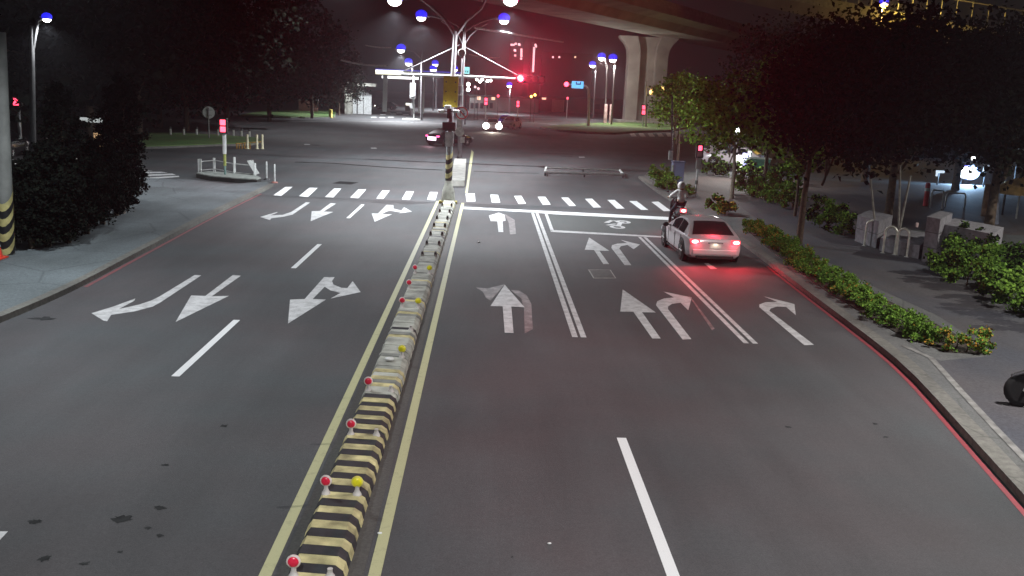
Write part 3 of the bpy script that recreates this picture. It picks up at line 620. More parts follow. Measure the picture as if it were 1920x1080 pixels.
# ---- bollards and posts
def bollard(name, label, loc_, h, r_, m, cap, group):
    t = thing(name, label, "bollard", loc_, 0, group)
    mb = MB(); mb.lathe([(r_*1.6, 0), (r_*1.6, .04), (r_, .06), (r_, h)], n=10); mb.build("shaft", m, t)
    mb = MB(); mb.lathe([(r_*1.04, h), (r_*1.04, h+.12), (r_*.6, h+.17), (.01, h+.18)], n=10); mb.build("cap", cap, t); return t
px = [(320, 263), (345, 263), (369, 263), (409, 264), (438, 265), (453, 266), (468, 267)]
for k, (x, y) in enumerate(px):
    lab = ("first", "second", "third", "fourth", "fifth", "sixth", "seventh")[k]+" from the left of the white bollards behind the left grass verge"
    if k == 0: b0 = bollard("bollard", lab, P(x, y-6), .66, .09, mat("bollard_white", (.62, .62, .58), .6), DSTEEL, "white bollards behind the left verge")
    else: dup(b0, P(x, y-6), lab)
for k, (x, y) in enumerate(((464, 279), (482, 279), (492, 279))):
    lab = "cream bollard at the left verge's kerb end, "+("standing alone", "left of a close pair", "right of a close pair")[k]
    if k == 0: b1 = bollard("bollard", lab, P(x, y), .85, .085, mat("bollard_cream", (.62, .58, .40), .6), mat("bollard_cream", (.6, .6, .4)), "cream bollards at the verge end")
    else: dup(b1, P(x, y), lab)
for k, (x, y) in enumerate(((500, 337), (515, 343))):
    lab = "thin pale flexible post "+("beside the island's end, left of two", "with a reddish base near the first crosswalk stripe")[k]
    t = thing("delineator_post", lab, "delineator post", P(x, y), 0, "delineators at the left corner"); mb = MB(); mb.lathe([(.05, 0), (.045, .6), (.04, .9), (.01, .92)], n=8); mb.build("shaft", mat("delineator_grey", (.45, .47, .46), .6), t)
    mb = MB(); mb.lathe([(.16, 0), (.15, .05), (.06, .08)], n=10); mb.build("base", mat("delineator_base", (.28, .12, .10), .7) if k else DSTEEL, t)
bollard("bollard", "stubby yellow bollard beside the brown wall across the junction", P(620, 221), 1.0, .25, mat("bollard_yellow", (.55, .45, .06), .6), mat("bollard_yellow", (.5, .4, .1)), None)
# orange fence feet at the verge kerb
mb = MB()
for k in range(6): c = P(444+k*5, 279); mb.box((c.x, c.y, .18), (.08, .08, .36))
a, b = P(442, 279), P(494, 276); mb.tube([(a.x, a.y, .36), (b.x, b.y, .40)], .04, 6)
tag(mb.build("low_rail", mat("ochre_paint", (.35, .2, .05), .6)), "low ochre rail on short feet along the kerb below the cream bollards", "rail")
# railing round the small island
t = thing("railing", "low white pipe railing around the small corner island on the left", "railing", P(430, 336))
o = P(430, 336); q = [P(375, 330), P(402, 327), P(440, 334), P(478, 338)]
for k, p in enumerate(q):
    mb = MB(); p = p-o; mb.tube([(p.x, p.y, .15), (p.x, p.y, .85 if k != 2 else 1.05)], .10 if k == 0 else .065, 8); mb.build("post", WHITE, t)
for z in (.28, .72):
    mb = MB(); mb.tube([q[k]-o+Vector((0, 0, z)) for k in range(4)], .03, 6); mb.build("rail", STEEL, t)
c = P(474, 338)
t = thing("arrow_board", "leaning white arrow board knocked askew at the right end of the small island", "arrow board", c)
mb = MB(); mb.slab([(-.28, 0, .95), (-.08, 0, 1.0), (.33, 0, .35), (.12, 0, .28)][::-1], .03); mb.add([(-.03, -.001, 1.0), (.05, -.001, 1.0), (.10, -.001, .70), (.02, -.001, .72)], [(3, 2, 1, 0)]); mb.build("panel", WHITE, t)
mb = MB(); mb.tube([(.2, .05, 0), (0, .05, .7)], .04, 6); mb.build("stake", STEEL, t)
# low white guard frame lying on the carriageway at the right
c = P(1095, 328)
t = thing("guard_rail", "long low white pipe guard frame standing on the bare asphalt beyond the crosswalk", "guard rail", c)
def g_(x, y, z=0): return P(x, y, z)-c
a, b, d, e = g_(1022, 330), g_(1168, 334), g_(1162, 326), g_(1024, 321)
up = Vector((0, 0, .22))
mb = MB(); mb.tube([a+up, b+up], .085, 10); mb.build("front_rail", STEEL, t)
mb = MB(); mb.tube([e+up, d+up], .055, 8); mb.build("back_rail", STEEL, t)
for p1, p2 in ((a, e), (b, d)):
    mb = MB(); mb.tube([p1+up, p2+up], .08, 8); mb.build("end_rail", WHITE, t)
for p1 in (a, b, d, e, a.lerp(b, .5), e.lerp(d, .5)):
    mb = MB(); mb.tube([p1, p1+up], .05, 6); mb.build("foot", DSTEEL, t)
# ---- reflector posts along the median
def reflector(label, loc_, kind, group, tilt=0):
    t = thing("reflector_post", label, "reflector post", loc_, 0, group)
    mb = MB(); mb.lathe([(.055, 0), (.05, .025), (.035, .04), (.03, .06)], n=10)
    if kind == 2: mb.lathe([(.028, .05), (.026, .09), (.03, .10)], n=8); mb.build("stub", mat("stem_pale", (.5,.47,.45), .6), t); return t
    mb.lathe([(.028, .05), (.025, .12)], n=8); mb.build("stem", mat("stem_pale", (.5,.47,.45), .6), t)
    mb = MB(); mb.lathe([(.062, -.014), (.072, -.004), (.072, .014), (.058, .02)], (0, 0, .17), 16, axis='y')
    mb.build("head_ring", mat("ring_pale", (.66, .58, .55), .5) if kind == 0 else mat("ring_yellow", (.72, .66, .10), .5), t)
    mb = MB(); mb.lathe([(.056, .02), (.05, .03), (.02, .036), (.001, .037)], (0, 0, .17), 14, axis='y')
    mb.build("reflector", mat("reflector_red", (.70, .02, .06), .3, 0, 0, emit=(.8, .01, .05), es=.0) if kind == 0 else mat("reflector_yellow", (.80, .72, .02), .3, 0, 0), t)
    return t
ordn = ["nearest", "second", "third", "fourth", "fifth", "sixth", "seventh", "eighth", "ninth", "tenth", "eleventh", "twelfth"]
reds, yels, stubs = [], [], []
MEDZ = .155
for k in range(13):
    y = 8.62+1.96*k
    if k in (0, 1, 2, 3, 6, 7, 8): reds.append(y)
    if k in (1, 4, 6, 8): yels.append(y)
    if k in (0, 2, 3, 5): stubs.append(y)
R0 = Y0 = S0 = None
for k, y in enumerate(reds):
    lab = f"{ordn[k]} red headed reflector post along the left edge of the striped median" if k else "nearest red headed reflector post, at the lower end of the striped median"
    if R0 is None: R0 = reflector(lab, (-1.77, y, MEDZ-.01), 0, "red reflector posts on the median")
    else: dup(R0, (-1.77+random.uniform(-.02, .02), y, MEDZ-.01), lab, random.uniform(-.3, .3))
for k, y in enumerate(yels):
    lab = f"{ordn[k]} yellow headed reflector post along the right edge of the median"
    if Y0 is None: Y0 = reflector(lab, (-1.41, y, MEDZ-.01), 1, "yellow reflector posts on the median")
    else: dup(Y0, (-1.41, y, MEDZ-.01), lab, random.uniform(-.3, .3))
for k, y in enumerate(stubs):
    lab = f"{ordn[k]} broken white stub of a reflector post on the right edge of the median"
    if S0 is None: S0 = reflector(lab, (-1.41, y, MEDZ-.01), 2, "broken reflector stubs on the median")
    else: dup(S0, (-1.41, y, MEDZ-.01), lab)
# small worn reflector studs up the far half of the median
st0 = None; far_st = []
for k in range(7):
    for x in (-1.78, -1.40):
        y = 27+1.95*k
        lab = f"{ordn[k]} worn dark stud on the {'left' if x < -1.6 else 'right'} edge of the grey far median"
        if st0 is None:
            st0 = thing("reflector_stud", lab, "reflector stud", (x, y, .145), 0, "worn studs on the far median"); mb = MB(); mb.lathe([(.05, 0), (.045, .05), (.035, .13), (.01, .15)], n=8); mb.build("stem", mat("stud_mixed", (.24, .23, .21), .6, 0, .6, 30), st0)
            mb = MB(); mb.box((0, -.04, .09), (.06, .03, .07)); mb.build("reflector", DSTEEL, st0)
        else: dup(st0, (x, y, .145), lab)
# ================================================================== VEHICLES
def make_car(name, label, paint, L=4.35, W=1.74, H=1.5, lit_tail=True, lit_head=False, cat="car", plate=True, tail=None, group=None, hatch=False, detail=True):
    t = thing(name, label, cat, (0, 0, 0), 0, group); k = W/2; hs = H/1.5
    st = [(0, .78, .36, .66, .80), (.05, .90, .28, .80, .92), (.22, .965, .22, .88, .985), (.7, 1, .20, .90, 1.0), (1.5, 1, .20, .89, .98), (2.4, 1, .20, .88, .97), (3.0, .995, .20, .86, .95), (3.45, .98, .21, .82, .90), (3.95, .94, .22, .74, .82), (4.22, .85, .26, .66, .74), (4.35, .66, .36, .56, .60)]
    fy = L/4.35; rings = []
    for y, w, zb, zs, zt in st:
        w *= k; y *= fy
        half = [(w*.84, zb), (w*.97, zb+.10), (w, (zb+zs)/2), (w*.985, zs), (w*.93, zt-.02), (w*.82, zt), (w*.4, zt+.02)]
        rings.append([(x, y, z*hs) for x, z in half]+[(0, y, (zt+.025)*hs)]+[(-x, y, z*hs) for x, z in half[::-1]])
    n = len(rings[0]); mb = MB(); vs = [p for r_ in rings for p in r_]; fs = []
    for i in range(len(rings)-1):
        for j in range(n-1): fs.append((i*n+j, i*n+j+1, (i+1)*n+j+1, (i+1)*n+j))
        fs.append((i*n+n-1, i*n, (i+1)*n, (i+1)*n+n-1))
    fs += [tuple(range(n))[::-1], tuple((len(rings)-1)*n+j for j in range(n))]
    mb.add(vs, [f[::-1] for f in fs], 0, True)
    prof = [(.30, .985, 1.0), (.55, 1.16, .96), (.85, 1.36, .90), (1.15, 1.46, .86), (1.55, 1.50, .85), (2.0, 1.495, .85), (2.35, 1.43, .86), (2.7, 1.25, .91), (3.15, .96, .98)]
    if hatch: prof[0] = (.12, .99, 1.0); prof[1] = (.22, 1.18, .96); prof[2] = (.36, 1.36, .92); prof[3] = (.6, 1.47, .88)
    def surf(y):
        for (a, za, wa), (b, zb, wb) in zip(prof, prof[1:]):
            if a <= y <= b+1e-6: u = (y-a)/(b-a); return za+(zb-za)*u, wa+(wb-wa)*u
        return prof[-1][1:] if y > 1 else prof[0][1:]
    BEL = .955
    def section(y):
        zt, w = surf(y); zt = max(zt, BEL+.01); wb = k*.90; wr = k*(.62+.28*max(0, (1.5-zt)/.55)) if zt < 1.5 else k*.62
        wr = min(wr, wb-.01); return wb, wr, zt
    grings = []
    for y, _, _ in prof:
        wb, wr, zt = section(y)
        half = [(wb, BEL-.03), (wr+.02+(wb-wr)*.06, BEL+(zt-BEL)*.90), (wr-.05, zt-.012), (wr*.5, zt+.012)]
        grings.append([(x, y*fy, z*hs) for x, z in half]+[(0, y*fy, (zt+.018)*hs)]+[(-x, y*fy, z*hs) for x, z in half[::-1]])
    n = len(grings[0]); vs = [p for r_ in grings for p in r_]; fs = []
    for i in range(len(grings)-1):
        for j in range(n-1): fs.append((i*n+j, i*n+j+1, (i+1)*n+j+1, (i+1)*n+j)[::-1])
    mb.add(vs, fs, 0, True)
    mb.build("body", paint, t, sharp=38)
    def top_patch(nm, y0, y1, s=.86, off=.014, gm=None):
        mb = MB(); vs = []; N = 6; M = 6
        for i in range(N+1):
            y = y0+(y1-y0)*i/N; wb, wr, zt = section(y); zc = zt
            for j in range(M+1):
                u = -1+2*j/M; x = u*(wr-.05)*s*1.08; vs.append((x, y*fy-(off if y1 < 1.5 else -off)*.7, (zc+.018*(1-u*u)+off)*hs))
        mb.add(vs, [(i*(M+1)+j, i*(M+1)+j+1, (i+1)*(M+1)+j+1, (i+1)*(M+1)+j) for i in range(N) for j in range(M)], 0, True)
        return mb.build(nm, gm or GLASS, t)
    rw = top_patch("rear_window", (.15 if hatch else .36), (.5 if hatch else 1.02), gm=mat('red_sheen_rear_glass', (.05, .03, .035), .3, 0, 0)); top_patch("windshield", 2.44, 3.02)  # reddish rear glass base stands in for the brake light's reflection
    for sx in (-1, 1):
        for y0, y1 in ((.98, 1.72), (1.80, 2.62)):
            mb = MB(); vs = []
            for i in range(5):
                y = y0+(y1-y0)*i/4; wb, wr, zt = section(y); zi = BEL+(zt-BEL)*.90; xt = wr+.02+(wb-wr)*.06
                for u in (.10, .88): vs.append((sx*(wb+(xt-wb)*u+.012), y*fy, (BEL-.03+(zi-BEL+.03)*u)*hs))
            mb.add(vs, [((2*i, 2*i+2, 2*i+3, 2*i+1) if sx > 0 else (2*i+1, 2*i+3, 2*i+2, 2*i)) for i in range(4)], 0, True); mb.build("side_window", GLASS, t)
    for sx in (-1, 1):
        for y in (.78, 3.42):
            y *= fy; x = sx*(k-.09); mb = MB()
            mb.lathe([(.20, -.1), (.30, -.1), (.315, -.06), (.315, .06), (.30, .1), (.20, .1)], (x, y, .315), 22, axis='x')
            w = mb.build("wheel", RUBBER, t); mb = MB()
            mb.lathe([(.20, -.085), (.20, .085)], (x, y, .315), 16, axis='x')
            for q in range(6):
                a = q*math.pi/3; mb.tube([(x+sx*.09, y, .315), (x+sx*.088, y+.19*math.cos(a), .315+.19*math.sin(a))], .025, 5)
            mb.build("rim", STEEL, w)
            mb = MB(); mb.lathe([(.385, -.01), (.385, .01)], (sx*(k-.012), y, .34), 22, axis='x'); mb.build("wheel_arch", BLACK, t)
    tm = tail or (E_TAIL if lit_tail else mat("tail_unlit", (.25, .01, .012), .2, 0, 0))
    for sx in (-1, 1):
        mb = MB(); mb.box((sx*k*.71, .045, .835*hs), (.27, .12, .145)); mb.box((sx*k*.82, .10, .835*hs), (.12, .16, .13)); tl_ = mb.build("taillight", tm, t, bevel=.02)
        if tm is E_TAIL: mb = MB(); mb.ball((sx*k*.73, -.015, .84*hs), (.105, .03, .055), 12, 7); mb.build("bulb", E_TAILHOT, tl_)
        mb = MB(); mb.box((sx*k*.70, L-.11, .63*hs), (.34, .14, .14)); mb.build("headlight", E_HEAD if lit_head else mat("headlight_unlit", (.5, .5, .52), .1, .2, 0), t, bevel=.02)
        mb = MB(); mb.ball((sx*(k+.10), 2.72*fy, 1.0*hs), (.11, .07, .075), 10, 6); mb.tube([(sx*(k*.9), 2.74*fy, .96*hs), (sx*(k+.05), 2.72*fy, .98*hs)], .025, 6); mb.build("mirror", BLACK, t)
    if detail:
        mb = MB(); mb.box((0, .03, .47*hs), (W*.80, .10, .17)); mb.build("rear_bumper", paint, t, bevel=.03)
        mb = MB(); mb.box((0, .005, .285*hs), (W*.66, .10, .10)); mb.build("lower_trim", BLACK, t, bevel=.01); mb = MB(); mb.box((0, L-.06, .36*hs), (W*.6, .1, .14)); mb.build("front_grille", BLACK, t, bevel=.01)
        mb = MB(); mb.box((0, -.005, .70*hs), (.36, .02, .16)); mb.build("number_plate", mat("plate_white", (.75, .75, .72), .5, 0, 0), t)
        mb = MB(); mb.box((0, .005, .80*hs), (.46, .03, .035)); mb.build("chrome_strip", mat("chrome", (.7, .68, .66), .15, .9, 0), t)
        mb = MB(); mb.box((0, .40*fy, 1.045*hs), (.26, .02, .045)); mb.build("brake_light", E_TAILHOT if tm is E_TAIL else tm, t)
        mb = MB()
        for sx in (-1, 1):
            for y in (.95, 1.76, 2.72): mb.box((sx*k*.999, y*fy, .60*hs), (.012, .012, .55))
            mb.box((sx*k*.99, 1.85*fy, .235*hs), (.02, 2.0, .05))
        mb.build("door_gap", BLACK, t)
        mb = MB()
        for sx in (-1, 1):
            for y in (1.05, 1.95): mb.box((sx*(k+.006), y*fy, .80*hs), (.03, .17, .03))
        mb.build("door_handle", paint, t, bevel=.008)
    return t
WCAR = mat("white_car_paint", (.72, .63, .65), .28, 0, .03, 2, coat=.5)
DCAR = mat("black_car_paint", (.012, .012, .015), .2, 0, 0, coat=.6)
SCAR = mat("silver_car_paint", (.35, .36, .37), .3, .3, .03, 2, coat=.5)
car = make_car("car", "white sedan waiting in the right lane with bright red brake lights", WCAR, 4.3, 1.74, 1.27, tail=E_TAIL)
car.location = (7.02, 28.1, 0); car.rotation_euler = (0, 0, R(1.5))
for sx in (-1, 1): lamp(car, (sx*.60, -.10, .70), 130, (1, .035, .06), 176, .8, .08, aim=(.25+sx*.15, -1, -.10)); lamp(car, (sx*.58, -.16, .62), 2.5, (1, .06, .10), None, radius=.05)
lamp(car, (0, .16, 1.02), 7, (1, .04, .08), None, radius=.05)
lamp(car, (0, -.10, .68), 1.2, (1, .8, .6), 150, .5, .03, aim=(0, .3, -1))
c = P(843, 275)
cd = make_car("car", "dark car turning through the middle of the junction behind the median poles", DCAR, 4.5, 1.76, 1.48, tail=emat("tail_magenta", (1, .08, .30), 3))
cd.location = (c.x-1.5, c.y, 0); cd.rotation_euler = (0, 0, R(-40))
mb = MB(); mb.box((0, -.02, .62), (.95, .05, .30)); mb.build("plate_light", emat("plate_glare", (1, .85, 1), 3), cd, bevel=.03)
lamp(cd, (0, -.3, .7), 60, (1, .5, .6), 150, .8, .1, aim=(0, -1, -.3))
c = P(923, 247)
ch = make_car("car", "oncoming car with two glaring headlights across the junction", WCAR, 4.3, 1.74, 1.5, lit_tail=False, lit_head=True)
ch.location = (c.x, c.y+4.3, 0); ch.rotation_euler = (0, 0, math.pi)
for sx in (-1, 1):
    mb = MB(); mb.lathe([(.38, 0), (.34, .06), (.01, .12)], (sx*.76, 4.31, .66), 14, axis='y'); o = mb.build("headlamp_lens", E_HEAD, ch); o.scale = (1, 1, 1)
    for v in o.data.vertices: v.co.y = 8.62-v.co.y
lamp(ch, (0, 4.5, .7), 500, (1, .9, .75), 100, .8, .15, aim=(0, 1, -.12))
c = P(969, 243)
cw_ = make_car("car", "white car stopped beside the oncoming headlights with its front toward the camera", WCAR, 4.2, 1.72, 1.55, lit_tail=False); cw_.location = (c.x, c.y+3.9, 0); cw_.rotation_euler = (0, 0, math.pi-.35)
c = P(951, 241)
cb_ = make_car("car", "blue tinted car half hidden between the headlights and the white car", mat("blue_car_paint", (.03, .03, .5), .3, 0, 0, emit=(.02, .02, 1), es=0), 4.2, 1.7, 1.5, lit_tail=False, lit_head=True); cb_.location = (c.x, c.y+8, 0); cb_.rotation_euler = (0, 0, math.pi-.1)
c = P(744, 206)
cg = make_car("car", "dark car standing under the filling station canopy", DCAR, 4.4, 1.76, 1.5, lit_tail=False, lit_head=True); cg.location = c; cg.rotation_euler = (0, 0, R(78))
c = P(1435, 322)
cp = make_car("car", "pale car parked behind the hedge next to the green bin", WCAR, 4.3, 1.72, 1.5, lit_tail=False); cp.location = (c.x, c.y+1, KH); cp.rotation_euler = (0, 0, R(60))
c = P(1300, 309)
cv = make_car("car", "white hatchback parked by the plaza behind the red pedestrian signal", WCAR, 3.9, 1.7, 1.6, lit_tail=False, hatch=True); cv.location = (c.x+.6, c.y, KH); cv.rotation_euler = (0, 0, R(-65))
# scooter with rider
def skin_mesh(name, verts, edges, radii, m, parent, root=0, sub=2):
    me = bpy.data.meshes.new(name); me.from_pydata(verts, edges, []); o = bpy.data.objects.new(name, me); COL.objects.link(o)
    bm = bmesh.new(); bm.from_mesh(me); lay = bm.verts.layers.skin.verify(); bm.verts.ensure_lookup_table()
    seen = set()
    for i, v in enumerate(bm.verts): v[lay].radius = (radii[i], radii[i])
    def comp(s):
        st_, out = [s], set()
        while st_:
            v = st_.pop()
            if v in out: continue
            out.add(v); st_ += [e.other_vert(v) for e in v.link_edges]
        return out
    for v in bm.verts:
        if v.index in seen: continue
        cc = comp(v); seen |= {x.index for x in cc}
        (bm.verts[root] if bm.verts[root] in cc else v)[lay].use_root = True
    bm.to_mesh(me); bm.free()
    o.modifiers.new("skin", 'SKIN').use_smooth_shade = True
    s_ = o.modifiers.new("sub", 'SUBSURF'); s_.levels = s_.render_levels = sub
    dg = bpy.context.evaluated_depsgraph_get(); new = bpy.data.meshes.new_from_object(o.evaluated_get(dg))
    o.modifiers.clear(); o.data = new; new.materials.clear(); new.materials.append(m); new.polygons.foreach_set("use_smooth", [True]*len(new.polygons))
    if parent: o.parent = parent
    return o
SKIN = mat("skin", (.42, .27, .19), .6, 0, .1, 8)
def person(name, label, loc_, rz, pose, shirt, trousers, hair, helmet=None, shoes=BLACK):
    """pose: dict of joints (local, facing +y)"""
    t = thing(name, label, "person", loc_, rz)
    V, E_, Rr, ix = [], [], [], {}
    def j(nm, p, r_, prev=None):
        ix[nm] = len(V); V.append(tuple(p)); Rr.append(r_)
        if prev: E_.append((ix[prev], ix[nm]))
    p = {k: Vector(v) for k, v in pose.items()}
    j("pelvis", p["pelvis"], .135); j("waist", p["pelvis"].lerp(p["chest"], .5), .125, "pelvis"); j("chest", p["chest"], .145, "waist"); j("neck0", p["chest"].lerp(p["neck"], .7), .085, "chest"); j("neck", p["neck"], .055, "neck0")
    hd = p["head"]; j("jaw", hd-Vector((0, -.015, .07)), .068, "neck"); j("skull", hd+Vector((0, 0, .02)), .09, "jaw"); j("crown", hd+Vector((0, -.01, .075)), .065, "skull")
    for s_ in ("l", "r"):
        sg = 1 if s_ == "r" else -1
        j("sh"+s_, p["sh"+s_], .062, "neck0"); j("el"+s_, p["el"+s_], .043, "sh"+s_); j("wr"+s_, p["wr"+s_], .029, "el"+s_)
        hv = (p["hand"+s_]-p["wr"+s_]); j("pa"+s_, p["wr"+s_]+hv*.6, .036, "wr"+s_); j("kn_"+s_, p["wr"+s_]+hv, .034, "pa"+s_)
        hn = hv.normalized(); side = hn.cross(Vector((0, 0, 1))).normalized() if abs(hn.z) < .9 else Vector((0, 1, 0)); dn = hn.cross(side).normalized()
        if dn.z > 0: dn = -dn
        for q in range(4):                       # four fingers curled down, and the thumb
            b0 = p["wr"+s_]+hv*.85+side*(q-1.5)*.021; ln = (.036, .042, .040, .031)[q]
            j(f"f{q}a{s_}", b0, .0095); j(f"f{q}b{s_}", b0+hn*ln, .0088, f"f{q}a{s_}"); j(f"f{q}c{s_}", b0+hn*(ln*1.25)+dn*.030, .008, f"f{q}b{s_}"); j(f"f{q}d{s_}", b0+hn*(ln*.75)+dn*.05, .0072, f"f{q}c{s_}")
        b0 = p["wr"+s_]+hv*.45-side*.03*sg; j("ta"+s_, b0, .012); j("tb"+s_, b0+hn*.03-side*.022*sg+dn*.012, .0105, "ta"+s_); j("tc"+s_, b0+hn*.055-side*.018*sg+dn*.03, .009, "tb"+s_)
        j("hip"+s_, p["hip"+s_], .095, "pelvis"); j("kn"+s_, p["kn"+s_], .062, "hip"+s_); j("ca"+s_, p["kn"+s_].lerp(p["an"+s_], .35), .058, "kn"+s_); j("an"+s_, p["an"+s_], .04, "ca"+s_); j("he"+s_, p["toe"+s_].lerp(p["an"+s_], .5)-Vector((0, 0, .03)), .042, "an"+s_); j("to"+s_, p["toe"+s_], .035, "he"+s_)
    j("nose", hd+Vector((0, .085, -.01)), .016); j("nose2", hd+Vector((0, .10, -.028)), .014, "nose")
    skin_mesh("body", V, E_, Rr, SKIN, t)
    mb = MB()
    for sg in (-1, 1): mb.ball(tuple(hd+Vector((sg*.033, .079, .012))), .012, 8, 6, 0); mb.ball(tuple(hd+Vector((sg*.033, .089, .012))), .006, 6, 4, 1)
    mb.build("eye", [WHITE, BLACK], t)
    mb = MB(); mb.ball(tuple(hd+Vector((0, .080, -.055))), (.024, .01, .006), 8, 5); mb.build("mouth", mat("lips", (.35, .12, .11), .5), t)
    mb = MB()
    for sg in (-1, 1): mb.ball(tuple(hd+Vector((sg*.088, -.005, -.005))), (.012, .02, .03), 8, 6)
    mb.build("ear", SKIN, t)
    g_ = lambda a: V[ix[a]]
    cl = ["pelvis", "waist", "chest", "neck0", "shl", "ell", "shr", "elr"]; vv = [g_(a) for a in cl]; rr = [.15, .142, .162, .095, .078, .062, .078, .062]
    for s_ in "lr": vv.append(tuple(Vector(g_("el"+s_)).lerp(Vector(g_("wr"+s_)), .8))); rr.append(.045)
    skin_mesh("shirt", vv, [(0, 1), (1, 2), (2, 3), (3, 4), (4, 5), (3, 6), (6, 7), (5, 8), (7, 9)], rr, shirt, t)
    cl = ["pelvis", "hipl", "knl", "cal", "hipr", "knr", "car"]; vv = [g_(a) for a in cl]; rr = [.145, .108, .076, .07, .108, .076, .07]
    for s_ in "lr": vv.append(g_("an"+s_)); rr.append(.055)
    skin_mesh("trousers", vv, [(0, 1), (1, 2), (2, 3), (0, 4), (4, 5), (5, 6), (3, 7), (6, 8)], rr, trousers, t)
    for s_ in "lr":
        h_, to = Vector(g_("he"+s_)), Vector(g_("to"+s_)); skin_mesh("shoe", [tuple(h_), tuple(to)], [(0, 1)], [.055, .048], shoes, t, sub=1)
    if helmet:
        mb = MB(); mb.lathe([(.132, -.10), (.142, -.03), (.138, .04), (.105, .115), (.055, .15), (.001, .162)], tuple(hd+Vector((0, -.01, .015))), 16); mb.build("helmet", helmet, t)
    else:
        mb = MB(); mb.lathe([(.095, -.05), (.104, 0), (.100, .05), (.07, .105), (.001, .125)], tuple(hd+Vector((0, -.022, .012))), 14); mb.build("hair", hair, t)
    return t
sc_loc = Vector((7.62, 36.3, 0))
t = thing("scooter", "dark motor scooter stopped ahead of the white sedan, its tail light glowing red", "scooter", sc_loc, R(4))
mb = MB()
for yy in (.0, 1.25): pass
mb.build
def wheel2(y, r_=.23):
    mb = MB(); mb.lathe([(.14, -.045), (r_*.92, -.05), (r_, -.02), (r_, .02), (r_*.92, .05), (.14, .045)], (0, y, r_), 20, axis='x'); w = mb.build("wheel", RUBBER, t)
    mb = MB(); mb.lathe([(.14, -.03), (.14, .03)], (0, y, r_), 14, axis='x'); mb.build("rim", STEEL, w)
wheel2(0); wheel2(1.22)
SCP = mat("scooter_paint", (.06, .06, .065), .25, 0, .05, 3, coat=.4)
mb = MB()
def loft(mb, secs, m=0):                       # secs: (y, halfwidth, zbot, ztop)
    vs = []; n = 8
    for y, w, a, b in secs:
        for q in range(n): g_ = 2*math.pi*(q+.5)/n; vs.append((w*max(-1, min(1, 1.25*math.cos(g_))), y, (a+b)/2+(b-a)/2*max(-1, min(1, 1.25*math.sin(g_)))))
    fs = [(i*n+q, i*n+(q+1) % n, (i+1)*n+(q+1) % n, (i+1)*n+q)[::-1] for i in range(len(secs)-1) for q in range(n)]
    mb.add(vs, fs, m, True); mb.add(vs[:n], [tuple(range(n))]); mb.add(vs[-n:], [tuple(range(n))[::-1]])
loft(mb, [(-.28, .07, .62, .74), (-.1, .14, .48, .78), (.25, .17, .36, .76), (.55, .17, .28, .60)]); loft(mb, [(.45, .17, .24, .34), (.95, .18, .24, .36)]); loft(mb, [(.88, .17, .28, .42), (.98, .2, .34, .80), (1.06, .17, .60, .98), (1.12, .10, .80, 1.0)])
mb.build("body", SCP, t, sharp=50)
mb = MB(); loft(mb, [(-.22, .10, .74, .82), (.1, .15, .75, .84), (.5, .14, .72, .80), (.6, .08, .70, .76)]); mb.build("seat", BLACK, t)
mb = MB(); mb.box((0, -.26, .68), (.25, .07, .15)); tl_ = mb.build("tail_light", E_TAIL, t, bevel=.02); mb = MB(); mb.ball((0, -.30, .68), (.10, .03, .06), 12, 7); mb.build("bulb", E_TAILHOT, tl_)
mb = MB(); mb.box((0, -.30, .50), (.24, .015, .13)); mb.build("number_plate", MATS["plate_white"], t)
mb = MB(); mb.tube([(0, 1.22, .23), (0, 1.12, .62), (0, 1.0, 1.02)], .03, 8); mb.build("fork", STEEL, t)
mb = MB(); mb.tube([(-.34, .93, 1.04), (-.2, .99, 1.05), (0, 1.02, 1.03), (.2, .99, 1.05), (.34, .93, 1.04)], .018, 8); mb.build("handlebar", BLACK, t)
for sx in (-1, 1):
    mb = MB(); mb.tube([(sx*.24, .98, 1.05), (sx*.32, .95, 1.24)], .008, 6); mb.ball((sx*.34, .94, 1.28), (.055, .012, .035), 10, 6); mb.build("mirror", BLACK, t)
lamp(t, (0, -.36, .68), 110, (1, .03, .08), 165, .8, .05, aim=(0, -1, 0))
sit = dict(pelvis=(0, .18, .93), chest=(0, .24, 1.27), neck=(0, .27, 1.45), head=(0, .30, 1.58), shl=(-.19, .25, 1.36), shr=(.19, .25, 1.36), ell=(-.31, .50, 1.17), elr=(.31, .50, 1.17), wrl=(-.30, .82, 1.08), wrr=(.30, .82, 1.08), handl=(-.30, .92, 1.075), handr=(.30, .92, 1.075), hipl=(-.11, .22, .88), hipr=(.11, .22, .88), knl=(-.18, .66, .80), knr=(.18, .66, .80), anl=(-.24, .58, .40), anr=(.17, .62, .44), toel=(-.25, .75, .36), toer=(.17, .78, .37))
sit["anl"] = (-.33, .42, .12); sit["toel"] = (-.35, .58, .045); sit["knl"] = (-.27, .55, .52)
person("person", "rider in a pale shirt and white helmet sitting on the scooter with one foot down", sc_loc, R(4), sit, mat("pale_shirt", (.82, .82, .80), .8, 0, .15, 5), mat("dark_trousers", (.03, .03, .04), .85), BLACK, mat("helmet_white", (.75, .72, .70), .3, 0, .05))
stand = dict(pelvis=(0, 0, .93), chest=(0, 0, 1.27), neck=(0, 0, 1.47), head=(0, .02, 1.60), shl=(-.19, 0, 1.38), shr=(.19, 0, 1.38), ell=(-.25, -.02, 1.10), elr=(.25, -.02, 1.10), wrl=(-.25, .08, .86), wrr=(.25, .10, .88), handl=(-.245, .11, .77), handr=(.245, .13, .79), hipl=(-.1, 0, .90), hipr=(.1, 0, .90), knl=(-.11, .02, .50), knr=(.12, .04, .50), anl=(-.11, -.02, .09), anr=(.13, -.02, .09), toel=(-.12, .14, .04), toer=(.15, .14, .04))
c = P(1365, 316)
